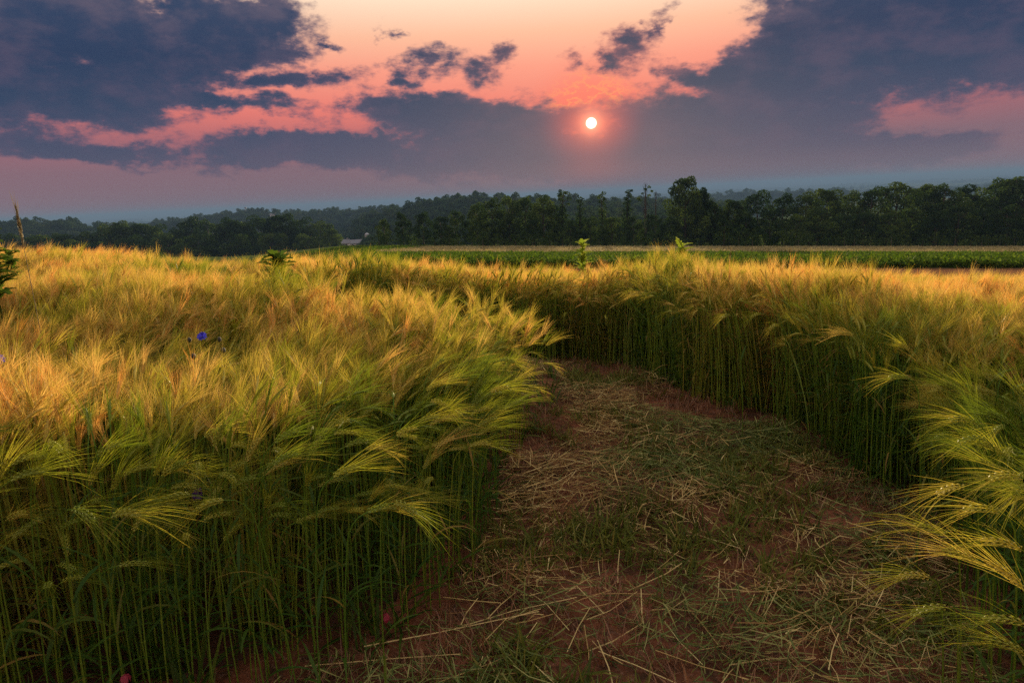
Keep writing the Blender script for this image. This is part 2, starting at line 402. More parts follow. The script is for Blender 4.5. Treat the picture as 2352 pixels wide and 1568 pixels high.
# ground materials
def ground_material():
    m, t, out = material('field_soil'); geo = t.new('ShaderNodeNewGeometry'); pos = geo.outputs['Position']
    b = t.new('ShaderNodeBsdfPrincipled'); b.inputs['Roughness'].default_value = 1.0; b.inputs['Specular IOR Level'].default_value = 0.0
    n = t.noise(pos, 1.7, 6, .6); nf = t.noise(pos, 34.0, 5, .65)
    soil = t.mix(n, (.10, .042, .026, 1), (.19, .085, .052, 1)); soil = t.mix(t.math('MULTIPLY', nf, .8), soil, (.06, .028, .02, 1))
    sx = t.new('ShaderNodeSeparateXYZ'); t.l.new(pos, sx.inputs[0])
    plough = t.mix(t.noise(pos, 4.0, 5), (.12, .055, .03, 1), (.22, .11, .06, 1))
    col = t.mix(t.maprange(sx.outputs[1], 16, 19), soil, plough)
    meadow = t.mix(t.noise(pos, .05, 4), (.05, .08, .02, 1), (.10, .12, .035, 1))
    red = t.mix(t.noise(pos, .3, 4), (.20, .09, .055, 1), (.30, .14, .085, 1))
    col = t.mix(t.maprange(sx.outputs[1], 30, 33), col, meadow)
    col = t.mix(t.math('MULTIPLY', t.math('MULTIPLY', t.maprange(sx.outputs[1], 108, 112), t.maprange(sx.outputs[1], 121, 117)), t.maprange(sx.outputs[0], 50, 62)), col, red)
    # far plain: woods and fields in patches
    vor = t.new('ShaderNodeTexVoronoi'); vor.inputs['Scale'].default_value = .0035; vor.inputs['Randomness'].default_value = .9
    t.l.new(t.vmath('MULTIPLY', t.vmath('ADD', pos, t.vmath('MULTIPLY', t.noise(pos, .002, 3, .5, color=True), (300, 300, 0))), (1, .8, 0)), vor.inputs['Vector'])
    sv = t.new('ShaderNodeSeparateColor'); t.l.new(vor.outputs['Color'], sv.inputs[0])
    patch = t.ramp(sv.outputs[0], [(0, (.035, .065, .03, 1)), (.5, (.05, .085, .035, 1)), (.62, (.14, .17, .06, 1)), (.8, (.15, .15, .07, 1)), (1, (.06, .10, .04, 1))], 'CONSTANT')
    col = t.mix(t.maprange(sx.outputs[1], 700, 1200), col, patch)
    t.l.new(col, b.inputs['Base Color'])
    bp = t.new('ShaderNodeBump'); bp.inputs['Strength'].default_value = .7; bp.inputs['Distance'].default_value = .02
    t.l.new(nf, bp.inputs['Height']); t.l.new(bp.outputs[0], b.inputs['Normal'])
    t.l.new(b.outputs[0], out.inputs[0]); return m
M_GROUND = ground_material()

def path_material():
    m, t, out = material('trodden_soil'); geo = t.new('ShaderNodeNewGeometry'); pos = geo.outputs['Position']
    b = t.new('ShaderNodeBsdfPrincipled'); b.inputs['Roughness'].default_value = 1.0; b.inputs['Specular IOR Level'].default_value = 0.0
    n = t.noise(pos, 2.2, 6, .6); nf = t.noise(pos, 60.0, 5, .65); ng = t.noise(pos, 11.0, 6, .7)
    soil = t.ramp(n, [(.25, (.07, .032, .018, 1)), (.5, (.19, .068, .034, 1)), (.72, (.42, .15, .08, 1))])
    soil = t.mix(t.maprange(ng, .42, .68), soil, (.06, .035, .02, 1))
    soil = t.mix(t.maprange(nf, .5, .72, 0, .55), soil, (.36, .2, .13, 1))
    t.l.new(soil, b.inputs['Base Color'])
    bp = t.new('ShaderNodeBump'); bp.inputs['Strength'].default_value = .9; bp.inputs['Distance'].default_value = .012
    t.l.new(nf, bp.inputs['Height']); t.l.new(bp.outputs[0], b.inputs['Normal'])
    t.l.new(b.outputs[0], out.inputs[0]); return m
M_PATH = path_material()

# ------------------------------------------------------------------ ground sheet
def make_ground():
    rr = np.concatenate([[0.0], np.geomspace(0.6, 20000, 170)]); nseg = 288
    th = np.linspace(0, 2 * math.pi, nseg, endpoint=False)
    X = rr[:, None] * np.cos(th)[None, :]; Y = rr[:, None] * np.sin(th)[None, :]
    Z = terrain(X, Y)
    v = np.stack([X, Y, Z], -1).reshape(-1, 3)
    i = np.arange(len(rr) - 1)[:, None] * nseg; j = np.arange(nseg)[None, :]; j2 = (j + 1) % nseg
    f = np.stack([i + j, i + j2, i + nseg + j2, i + nseg + j], -1).reshape(-1, 4)[:, ::-1]
    f = f[nseg:]                                            # drop the collapsed inner ring
    c = [tuple(range(nseg, 2 * nseg))[::1]]
    me = bpy.data.meshes.new('ground'); me.from_pydata(v.tolist(), [], f.tolist() + c); me.materials.append(M_GROUND)
    me.polygons.foreach_set('use_smooth', [True] * len(me.polygons)); me.update()
    o = link('ground', me); tag(o, kind='structure'); return o
make_ground()

# ------------------------------------------------------------------ plan of the trodden path (world metres, from points where the stand meets the soil)
_left = [(-700, 2300), (0, 1760), (300, 1700), (560, 1640), (720, 1560), (920, 1490), (1025, 1410), (1098, 1310), (1148, 1200), (1172, 1080), (1206, 980), (1236, 905), (1262, 862), (1268, 840)]
_right = [(1330, 838), (1420, 848), (1478, 858), (1498, 885), (1560, 915), (1700, 962), (1800, 988), (1900, 1062), (2000, 1132), (2090, 1172), (2170, 1262), (2200, 1400), (2270, 1568), (2500, 1900), (3600, 2400)]
PATH = [ground(*p)[:2] for p in _left]
# the trail bends left behind the near stand and narrows
PATH += [np.array(q) for q in ((0.40, 5.45), (-0.2, 5.2), (-1.2, 5.3), (-2.3, 6.2), (-3.6, 7.9), (-4.6, 9.3), (-4.2, 9.7), (-3.1, 9.1), (-2.0, 8.3), (-0.8, 7.75), (0.25, 7.4))]
PATH += [ground(*p)[:2] for p in _right]
PATH += [np.array((3.4, -2.0)), np.array((-3.4, -2.0))]
PATH = np.array(PATH)

def inside(x, y, poly):
    x = np.asarray(x, float); y = np.asarray(y, float); ins = np.zeros(x.shape, bool); n = len(poly)
    for i in range(n):
        x1, y1 = poly[i]; x2, y2 = poly[(i + 1) % n]
        cond = ((y1 > y) != (y2 > y)); xi = (x2 - x1) * (y - y1) / ((y2 - y1) if y2 != y1 else 1e-9) + x1
        ins ^= cond & (x < xi)
    return ins

def edge_dist(x, y, poly):
    """distance to the outline and the unit vector towards it"""
    p = np.stack([x, y], -1)[:, None, :]; a = poly[None]; b = np.roll(poly, -1, 0)[None]
    ab = b - a; t = np.clip(((p - a) * ab).sum(-1) / np.maximum((ab * ab).sum(-1), 1e-9), 0, 1)
    q = a + ab * t[..., None]; d = np.linalg.norm(p - q, axis=-1); k = d.argmin(1); i = np.arange(len(x))
    v = q[i, k] - p[:, 0]; dd = d[i, k]
    return dd, v / np.maximum(dd, 1e-6)[:, None]

def make_path():
    st = 0.035
    xs = np.arange(-5.2, 4.6, st); ys = np.arange(0.4, 10.2, st); X, Y = np.meshgrid(xs, ys)
    ok = inside(X.ravel(), Y.ravel(), PATH).reshape(X.shape)
    d, _ = edge_dist(X.ravel(), Y.ravel(), PATH); d = d.reshape(X.shape)
    keep = ok | (d < .25)
    Z = terrain(X, Y) + .012 + .08 * (fbm(X * 2.2, Y * 2.2, 3) - .35) + .04 * (fbm(X * 12, Y * 12, 9, 3) - .5)
    Z = np.where(ok, Z, np.minimum(Z, terrain(X, Y) + .012 + .05))
    idx = -np.ones(X.shape, int); idx[keep] = np.arange(keep.sum())
    v = np.stack([X, Y, Z], -1)[keep]
    a, b, c, e = idx[:-1, :-1], idx[:-1, 1:], idx[1:, 1:], idx[1:, :-1]
    g = (a >= 0) & (b >= 0) & (c >= 0) & (e >= 0)
    f = np.stack([a[g], b[g], c[g], e[g]], -1)
    me = bpy.data.meshes.new('path'); me.from_pydata(v.tolist(), [], f.tolist()); me.materials.append(M_PATH)
    me.polygons.foreach_set('use_smooth', [True] * len(me.polygons)); me.update()
    tag(link('path', me), kind='structure')
make_path()
_gx = np.arange(-6, 6, .05); _gy = np.arange(-1, 11, .05); _GX, _GY = np.meshgrid(_gx, _gy)
_PZ = terrain(_GX, _GY) + .012 + .08 * (fbm(_GX * 2.2, _GY * 2.2, 3) - .35)
def path_z(x, y):
    i = min(max((y + 1) / .05, 0), len(_gy) - 2); j = min(max((x + 6) / .05, 0), len(_gx) - 2); a, b = int(i), int(j); u, v = i - a, j - b
    return float((_PZ[a, b] * (1 - v) + _PZ[a, b + 1] * v) * (1 - u) + (_PZ[a + 1, b] * (1 - v) + _PZ[a + 1, b + 1] * v) * u)

# ------------------------------------------------------------------ scatter (geometry nodes) for uncountable growth
def scatter(name, pts, rots, scls, idx, protos, label, cat):
    pc = bpy.data.collections.new(name + '_kinds')
    for p in protos: pc.objects.link(p)
    me = bpy.data.meshes.new(name); me.from_pydata(np.asarray(pts).tolist(), [], [])
    n = len(pts)
    for an, ty, data, key in (('rot', 'FLOAT_VECTOR', np.asarray(rots, 'f').ravel(), 'vector'), ('scl', 'FLOAT_VECTOR', np.asarray(scls, 'f').ravel(), 'vector'), ('idx', 'INT', np.asarray(idx, 'i'), 'value')):
        a = me.attributes.new(an, ty, 'POINT'); a.data.foreach_set(key, data)
    o = link(name, me)
    ng = bpy.data.node_groups.new(name, 'GeometryNodeTree')
    ng.interface.new_socket('Geometry', in_out='INPUT', socket_type='NodeSocketGeometry')
    ng.interface.new_socket('Geometry', in_out='OUTPUT', socket_type='NodeSocketGeometry')
    N = ng.nodes; L = ng.links
    gi = N.new('NodeGroupInput'); go = N.new('NodeGroupOutput')
    ci = N.new('GeometryNodeCollectionInfo'); ci.inputs['Collection'].default_value = pc
    ci.inputs['Separate Children'].default_value = True; ci.inputs['Reset Children'].default_value = True
    ip = N.new('GeometryNodeInstanceOnPoints'); ip.inputs['Pick Instance'].default_value = True
    def na(nm, ty):
        q = N.new('GeometryNodeInputNamedAttribute'); q.data_type = ty; q.inputs['Name'].default_value = nm
        return q.outputs['Attribute']
    L.new(gi.outputs[0], ip.inputs['Points']); L.new(ci.outputs[0], ip.inputs['Instance'])
    L.new(na('idx', 'INT'), ip.inputs['Instance Index'])
    er = N.new('FunctionNodeEulerToRotation'); L.new(na('rot', 'FLOAT_VECTOR'), er.inputs[0]); L.new(er.outputs[0], ip.inputs['Rotation'])
    L.new(na('scl', 'FLOAT_VECTOR'), ip.inputs['Scale'])
    L.new(ip.outputs[0], go.inputs[0])
    md = o.modifiers.new('scatter', 'NODES'); md.node_group = ng
    tag(o, label, cat, kind='stuff'); return o

def proto(name, mb, mats):
    return bpy.data.objects.new(name, mb.mesh(name, mats))

# ------------------------------------------------------------------ barley
BM = [M_STEM, M_LEAF, M_EAR, M_AWN]
def leaf_path(p0, az_, up, length, droop, n=6):
    pts = [np.asarray(p0, float)]; th = up
    for i in range(n):
        th += droop / n; s = length / n
        pts.append(pts[-1] + s * np.array([math.sin(th) * math.cos(az_), math.sin(th) * math.sin(az_), math.cos(th)]))
    return pts

def barley(mbs, origin=(0, 0, 0), h=.88, lean=8, leanaz=0.0, bend=60, az_=0.0, ear=.085, awn=.15, lod=0, rnd=random, c=.5, leaves=3, aw=.0012, stem_from=0.0, spread=.30, nawn=None):
    """one barley plant; mbs = builders for stem, leaf, ear, awn (may be the same one)"""
    ms, ml, me_, ma = mbs; origin = np.asarray(origin, float)
    # stem
    seg = 8 if lod == 0 else (5 if lod == 1 else 3); pts = [origin.copy()]; L0 = h * .86
    for i in range(seg):
        th = R(lean) * (i + .5) / seg
        pts.append(pts[-1] + (L0 / seg) * np.array([math.sin(th) * math.cos(leanaz), math.sin(th) * math.sin(leanaz), math.cos(th)]))
    d0 = nrm(pts[-1] - pts[-2]); dirb = np.array([math.cos(az_), math.sin(az_), 0.0])
    def dirn(a): 
        a = R(a); return nrm(np.array([0, 0, 1.0]) * math.cos(a) + dirb * math.sin(a))
    nk = 5 if lod == 0 else 3
    for i in range(nk):
        k = (i + 1) / nk; d = nrm(d0 * (1 - k) + dirn(bend * .62 * k) * k)
        pts.append(pts[-1] + d * (h * .17 / nk))
    rad = [.0030 - .0014 * i / (len(pts) - 1) for i in range(len(pts))]
    if lod == 0: ms.tube(pts, rad, 4, 0, c)
    elif lod == 1: ms.tube(pts, [r * 1.2 for r in rad], 3, 0, c, cap=False)
    else: ms.ribbon(pts, [.005] * len(pts), (math.sin(az_ * 3 + h * 50), math.cos(az_ * 3 + h * 50), 0), 0, c)
    # nodes on the stem
    if lod == 0:
        for q in (2, 4):
            ms.tube([pts[q] - np.array([0, 0, .006]), pts[q], pts[q] + np.array([0, 0, .006])], [.0030, .0042, .0030], 4, 0, c)
    # leaves
    mls = ml if isinstance(ml, list) else [ml] * leaves
    for li in range(leaves):
        k = min(len(pts) - 2, 1 + int(rnd.random() * (seg - 1)) if lod else (2, 4, 6, 3)[li % 4])
        la = rnd.uniform(0, 6.28); ln = rnd.uniform(.14, .26)
        lp = leaf_path(pts[k], la, R(rnd.uniform(10, 35)), ln, R(rnd.uniform(40, 130)), 6 if lod == 0 else 3)
        n = len(lp); w = rnd.uniform(.008, .015)
        wd = [w * (0.45 + 1.1 * min(1, 3 * i / n)) * (1 - (i / (n - 1)) ** 2.2) * .75 for i in range(n)]; wd[-1] = 0
        mls[li].ribbon(lp, wd, (-math.sin(la), math.cos(la), .2), 1, c + (rnd.uniform(-.3, .3) if rnd.random() < .75 else rnd.uniform(.8, 2.2)))
    # ear
    n = 11 if lod == 0 else 5; ep = [pts[-1].copy()]; ed = []
    for i in range(n):
        d = dirn(bend * (.62 + .38 * (i + 1) / n)); ed.append(d); ep.append(ep[-1] + d * (ear / n))
    roots = []
    if lod == 0:
        me_.tube(ep, [.0016] * len(ep), 3, 2, c)
        for i in range(n):
            d = ed[i]; s1 = nrm(np.cross(d, [0.2, .1, 1.0]) if abs(d[2]) < .9 else np.cross(d, [1, 0, 0])); s2 = np.cross(d, s1)
            for q in range(3):
                a = (i % 2) * math.pi / 3 + q * 2 * math.pi / 3 + .3
                o = s1 * math.cos(a) + s2 * math.sin(a); sz = 1.0 if 1 < i < n - 2 else .8
                b0 = ep[i] + o * .0024; tip = ep[i] + d * .015 * sz + o * .0085 * sz; md = (b0 + tip) / 2 + o * .0026
                sd = nrm(np.cross(d, o)); w = .0036 * sz
                ids = [me_.vert(x) for x in (b0, md + sd * w, md + o * w, md - sd * w, md - o * w * .6, tip)]
                cc = c + rnd.uniform(-.2, .2)
                for fa in ((0, 1, 2), (0, 2, 3), (0, 3, 4), (0, 4, 1), (5, 2, 1), (5, 3, 2), (5, 4, 3), (5, 1, 4)): me_.face([ids[z] for z in fa], 2, cc)
                roots.append((tip, d, o))
    else:
        prof = [.003, .0058, .006, .0055, .004, .0015]
        me_.tube(ep, [p * (1 if lod == 1 else 1.1) for p in prof[:len(ep)]], 4 if lod == 1 else 3, 2, c, cap=False)
        cnt = nawn or (26 if lod == 1 else 16)
        for q in range(cnt):
            i = int(rnd.random() * n); d = ed[i]; s1 = nrm(np.cross(d, [0.2, .1, 1.0]) if abs(d[2]) < .9 else np.cross(d, [1, 0, 0])); s2 = np.cross(d, s1)
            a = rnd.uniform(0, 6.28); o = s1 * math.cos(a) + s2 * math.sin(a); roots.append((ep[i] + d * .01 + o * .005, d, o))
    for tip, d, o in roots:
        ln = awn * rnd.uniform(.75, 1.12); sp = spread * rnd.uniform(.35, 1.1)
        d1 = nrm(d + o * sp + np.array([0, 0, -.05])); d2 = nrm(d1 + np.array([0, 0, -.17]) + np.array([rnd.gauss(0, .09), rnd.gauss(0, .09), rnd.gauss(0, .07)]))
        sd = np.cross(d1, nrm([rnd.gauss(0, 1), rnd.gauss(0, 1), rnd.gauss(0, 1)]))
        p1 = tip + d1 * ln * .5; p2 = p1 + d2 * ln * .5
        ma.ribbon([tip - d * .003, p1, p2], [aw, aw * .8, 0], sd, 3, c + rnd.uniform(-.3, .3))
    return pts, ep

def clump(name, n, rad, lod, bend, seed, aw, h=(.80, .95), spread=.3, azs=40, awn=.15, leaves=2, lean=(2, 14), nawn=None, cb=(0, 1), fall=0.0):
    rd = random.Random(seed); mb = MB()
    for i in range(n):
        r = rad * math.sqrt(rd.random()); a = rd.uniform(0, 6.28)
        barley((mb, mb, mb, mb), (r * math.cos(a), r * math.sin(a), -.02), rd.uniform(*h), (rd.uniform(28, 55) if rd.random() < fall else rd.uniform(*lean)), R(rd.gauss(0, 45)), rd.uniform(*bend), R(rd.gauss(0, azs)),
               rd.uniform(.075, .095), awn * rd.uniform(.85, 1.15), lod, rd, rd.uniform(*cb), leaves, aw, spread=spread, nawn=nawn)
    return proto(name, mb, BM)

P_in = [clump('barley_kind_%02d' % i, 14, .15, 1, (12, 75), 100 + i, .0012, spread=.26, azs=62, awn=.14) for i in range(8)]
P_edge = [clump('barley_kind_%02d' % (8 + i), 12, .12, 1, ((15, 70) if i % 3 else (70, 140)), 200 + i, .0012, h=(.80, 1.0), awn=.145, leaves=4, spread=.28, lean=(1, 12), azs=60, cb=(-1.0, .3), fall=.09) for i in range(8)]
P_far = [clump('barley_kind_%02d' % (16 + i), 12, .20, 2, (15, 75), 300 + i, .0030, awn=.17, leaves=1, spread=.4, nawn=18) for i in range(6)]

# the field's far outline: a straight headland running off to the left
def field_far(x): return 10.6 - 0.30 * np.minimum(x, 0) * 1.0 - .02 * x + 1.2 * (fbm(np.asarray(x) * .13, 0 * np.asarray(x), 21, 2) - .5)

def flow(x, y, d, toward):
    n = fbm(x * .42 + 3, y * .42, 31, 3) - .5
    ang = R(12) + n * R(330) * .95
    v = np.stack([np.cos(ang), np.sin(ang)], -1)
    w = (1 - np.clip(d / .45, 0, 1))[:, None] * .9
    v = v + toward * w
    return np.arctan2(v[:, 1], v[:, 0])

def barley_field():
    P = []; 
    def grid(x0, x1, y0, y1, st):
        X, Y = np.meshgrid(np.arange(x0, x1, st), np.arange(y0, y1, st)); X = X.ravel() + rng.uniform(-.45, .45, X.size) * st; Y = Y.ravel() + rng.uniform(-.45, .45, Y.size) * st
        return X, Y
    xa, ya = grid(-9.5, 9.5, .8, 7.2, .165); xc, yc = grid(-6, 4, 7.2, 10.4, .155); xb, yb = grid(-17, 14, 7.2, 19, .23)
    kb = ~((xb > -6) & (xb < 4) & (yb < 10.4)); xb, yb = np.concatenate([xb[kb], xc]), np.concatenate([yb[kb], yc])
    x = np.concatenate([xa, xb]); y = np.concatenate([ya, yb])
    # only the part of the field near the view wedge (with a margin for a step aside)
    ok = (np.abs(x) < 1.0 * y + 1.6) & (y < field_far(x)) & ~inside(x, y, PATH)
    x, y = x[ok], y[ok]
    d, tv = edge_dist(x, y, PATH)
    near = (d < .34) & (y < NEAR_Y) & (y > .9)
    ok = ~(near) & (d > .05) & (np.hypot(x, y) > 1.35)
    x, y, d, tv = x[ok], y[ok], d[ok], tv[ok]
    rz = flow(x, y, d, tv) + rng.normal(0, .28, len(x))
    far = y > 7.6 + .3 * x * 0
    far &= d > .7
    idx = np.where(far, 16 + rng.integers(0, 6, len(x)), np.where(d < np.where(y > 6.5, .7, .45), 8 + rng.integers(0, 8, len(x)), rng.integers(0, 8, len(x))))
    wall = np.maximum(sstep(.3, 1.2, x), sstep(6.6, 7.2, y)) * sstep(1.6, .6, d)
    hs = .90 + .10 * sstep(1.3, .5, np.hypot((x + .2) / 1.1, (y - 4.4) / .9)) + .08 * wall + .42 * (fbm(x * .55, y * .55, 41, 3) - .5) + rng.normal(0, .035, len(x)) + .05 * (y > 5)
    # lodged swirls on the left of the stand
    lod = sstep(.56, .72, fbm(x * .5 + 9, y * .5, 51, 3)) * sstep(0.5, -1.5, x) * (y > 3.0)
    tl = rng.normal(0, .10, len(x)) + lod * .55
    ta = rng.normal(0, .10, len(x))
    rots = np.stack([ta, tl, rz], -1); s = np.stack([np.ones_like(hs), np.ones_like(hs), hs], -1)
    scatter('barley_stand', np.stack([x, y, terrain(x, y)], -1), rots, s, idx, P_in + P_edge + P_far,
            'dense golden green stand of bearded barley on both sides of the trodden path', 'barley')
NEAR_Y = 3.6
barley_field()

# ------------------------------------------------------------------ nearest barley plants, one object each
def plant_parts(root, seed, **kw):
    rd = random.Random(seed); nl = kw.get('leaves', 3); a, e, w = MB(), MB(), MB(); ls = [MB() for _ in range(nl)]
    barley((a, ls, e, w), (0, 0, -.01), rnd=rd, lod=0, **kw)
    a.build('stem', BM, root)
    for l in ls: l.build('leaf', BM, root)
    eo = e.build('ear', BM, root); w.build('awns', BM, eo)

def copy_tree(o, parent=None):
    c = o.copy(); COL.objects.link(c); c.parent = parent
    for ch in o.children: copy_tree(ch, c)
    return c

HERO_XY = []
def hero(px, py, h, bend, azd, label, ear=.10, awn=.19, lean=8, spread=.3, group='barley plants standing out at the edge'):
    """a plant whose neck (start of the ear) is at a photo point, h above the soil there"""
    p = ground(px, py, h); p = EYE + (p - EYE) * .95; h = p[2] - float(terrain(p[0], p[1])); a = R(azd); off = h * math.sin(R(lean)) * .55 + .06
    x, y = p[0] - math.cos(a) * off, p[1] - math.sin(a) * off
    o = empty('barley_plant', (x, y, float(terrain(x, y))))
    plant_parts(o, int(px * 7 + py), h=h * 1.03, lean=lean, leanaz=a, bend=bend, az_=a, ear=ear, awn=awn, leaves=3, aw=.0010 if px > 1300 else .0012, spread=spread, c=(.2 if px > 1300 else .42) + (px % 5) * .04)
    tag(o, label, 'barley', group); HERO_XY.append((x, y)); return o

H = [
 (520, 1140, .80, 128, 200, 'barley plant with fat yellow-green ear hanging straight down, left foreground', .085, .16),
 (440, 1132, .80, 118, 195, 'barley plant with curved ear drooping left beside a fat yellow-green ear', .08, .15),
 (640, 1085, .80, 80, 5, 'barley plant with bright yellow ear and awns fanned out to the right', .085, .17),
 (478, 1020, .84, 84, 350, 'barley plant with bright green level ear above the left foreground ears', .09, .18),
 (165, 1172, .84, 122, 330, 'barley plant with pale green ear pointing down right near the left edge', .09, .19),
 (262, 1200, .82, 100, 345, 'barley plant with long ear sweeping right above dark stems', .09, .19),
 (968, 985, .84, 86, 340, 'barley plant with pale ear reaching right at the corner of the left stand', .085, .16),
 (905, 1160, .80, 116, 320, 'barley plant with pale ear drooping right over thin yellow stems', .085, .16),
 (1130, 912, .86, 92, 350, 'barley plant with short pale ear arched right beside the path', .08, .15),
 (775, 1113, .82, 84, 0, 'barley plant with level awns streaming right above crowded stems', .085, .18),
 (848, 1186, .76, 105, 10, 'barley plant with pale stem arched over at the top', .08, .15),
 (30, 1120, .86, 95, 10, 'barley plant with dark green ear at the left picture edge', .09, .18),
 (2085, 872, .92, 100, 197, 'barley plant with pale ear and awns fanned left at the corner of right stand', .10, .20),
 (2240, 975, .92, 96, 196, 'barley plant with large yellow ear arched left, upper of a pair', .12, .22),
 (2262, 1012, .90, 104, 200, 'barley plant with large yellow ear arched left, lower of a pair', .12, .22),
 (2345, 1100, .92, 100, 198, 'barley plant with broad ear bowing left at the right picture edge', .12, .22),
 (2160, 1236, .66, 84, 186, 'barley plant with straw-coloured awns reaching far left over the path', .12, .24),
 (2325, 1366, .62, 62, 176, 'barley plant with long green ear rising left from the lower right stems', .14, .25),
 (2225, 1300, .62, 80, 180, 'barley plant with straw-coloured ear lying level over the path', .11, .24),
 (2160, 1395, .55, 108, 196, 'barley plant with dark green ear drooping left at lower right', .12, .20),
 (2325, 1505, .50, 80, 176, 'barley plant with the lowest pale ear at the lower right corner', .11, .20),
 (2290, 1180, .84, 98, 190, 'barley plant with pale ear arched left just below the broad bowing ear', .11, .20),
 (2215, 1120, .84, 108, 200, 'barley plant with yellow awns hanging left under the pair of large ears', .11, .20),
 (2335, 1270, .74, 88, 184, 'barley plant with gold-green ear reaching left from the right picture edge', .12, .22),
 (2340, 1440, .60, 92, 184, 'barley plant with green ear leaning left above the lowest pale ear', .12, .22),
 (2120, 1330, .58, 96, 190, 'barley plant with thin straw awns spread low over the path', .10, .20),
 (1470, 672, .90, 118, 205, 'barley plant with pale drooping ear in the recess of the far wall', .09, .17),
 (1680, 722, .92, 118, 210, 'barley plant with whitish ear hanging left, leftmost on the far wall', .09, .18),
 (1752, 718, .92, 122, 205, 'barley plant with whitish ear hanging left at the middle of the far wall', .09, .18),
 (1790, 745, .88, 118, 215, 'barley plant with whitish ear hanging lowest on the far wall', .10, .19),
 (1885, 716, .92, 112, 200, 'barley plant with whitish ear leaning left, rightmost on the far wall', .10, .18),
 (1960, 775, .90, 95, 185, 'barley plant with flat spread awns above the right end of the far wall', .10, .18),
]
for px, py, h, bend, azd, lb, e, aw_ in H:
    hero(px, py, h, bend, azd, lb, e, aw_ * (.86 if px > 1300 else 1.0))

KINDS = []
def near_plants():
    kinds = {}
    for side, bends in (('l', (25, 132)), ('r', (30, 115))):
        kinds[side] = []
        for k in range(9):
            rd = random.Random(500 + k + (50 if side == 'r' else 0))
            o = empty('barley_plant', (0, 0, 0)); bd = rd.uniform(*bends); o['bend_word'] = 'upright' if bd < 50 else ('half-nodding' if bd < 82 else 'drooping')
            plant_parts(o, 900 + k + (50 if side == 'r' else 0), h=rd.uniform(.80, .96), lean=rd.uniform(1, 14), leanaz=rd.uniform(-1.2, 1.2), bend=bd, az_=rd.gauss(0, .35),
                        ear=rd.uniform(.075, .095), awn=rd.uniform(.13, .17), leaves=rd.choice((3, 3, 4)), aw=.0012, spread=.28, c=rd.uniform(-.2, .7))
            kinds[side].append([o, False, o['bend_word']])
    X = rng.uniform(-3.0, 3.2, 60000); Y = rng.uniform(.9, NEAR_Y, 60000)
    ok = ~inside(X, Y, PATH); X, Y = X[ok], Y[ok]
    d, tv = edge_dist(X, Y, PATH)
    ok = (d < .34) & (d > .015) & (np.abs(X) < .80 * Y + .35) & (np.hypot(X, Y) > 1.4); X, Y, d, tv = X[ok], Y[ok], d[ok], tv[ok]
    taken = list(HERO_XY); n = 0
    for x, y, dd, t in zip(X, Y, d, tv):
        mind = .050 + .05 * (dd > .2)
        if any((x - a) ** 2 + (y - b) ** 2 < mind * mind for a, b in taken): continue
        side = 'r' if x > .55 else 'l'
        kk = kinds[side][random.randrange(9)]
        if not kk[1]: o = kk[0]; kk[1] = True
        else: o = copy_tree(kk[0])
        az0 = (math.atan2(t[1], t[0]) if side == 'r' else R(-8))
        o.location = (x, y, float(terrain(x, y))); o.rotation_euler = (random.gauss(0, .03), random.gauss(0, .03), az0 + random.gauss(0, .55))
        o.scale = (1, 1, random.uniform(.66, 1.05)) if side == 'l' else (1, 1, random.uniform(.80, 1.04))
        wd = kk[2]
        if side == 'r': lb, gr = 'barley plant with %s ear crowded into the near edge of the right stand' % wd, 'barley plants with %s ears at the near right edge' % wd
        elif y < 2.3: lb, gr = 'barley plant with %s ear among the dark front stems at lower left' % wd, 'barley plants with %s ears at the lower left edge' % wd
        else: lb, gr = 'barley plant with %s ear on the path side of the left stand' % wd, 'barley plants with %s ears beside the path on the left' % wd
        if 'bend_word' in o: del o['bend_word']
        tag(o, lb, 'barley', gr); taken.append((x, y)); n += 1
        if n >= 272: break
    for s in kinds.values():
        for o, used, _w in s:
            if not used:
                for ch in list(o.children_recursive): bpy.data.objects.remove(ch)
                bpy.data.objects.remove(o)
    return n
print('near plants', near_plants())

# ------------------------------------------------------------------ litter on the trodden path
def straw_into(mb, x, y, ln, a, w, z0, kink, lift, m=0, c=.5, n=4, flat=False, rd=random):
    """a straight or once-broken straw, or a flat leaf blade, lying on the soil"""
    ca, sa = math.cos(a), math.sin(a); k1 = rd.uniform(.3, .7); l1, l2 = ln * k1, ln * (1 - k1)
    p1 = np.array([x, y]); p0 = p1 - np.array([ca, sa]) * l1; p2 = p1 + np.array([math.cos(a + kink), math.sin(a + kink)]) * l2
    up = abs(lift) if abs(kink) > .3 else 0
    q = [(p0[0], p0[1], path_z(*p0) + z0 - lift * .5), (p1[0], p1[1], path_z(*p1) + z0 + up), (p2[0], p2[1], path_z(*p2) + z0 + lift)]
    if flat: mb.ribbon(q, [w * 1.6, w * 3.2, 0], (-sa, ca, rd.gauss(0, .8)), m, c)
    else: mb.tube(q, [w, w * .95, w * .8], 3, m, c, cap=False)

def swirl(x, y): return (fbm(x * .8, y * .8, 61, 2) - .5) * 7 + .5

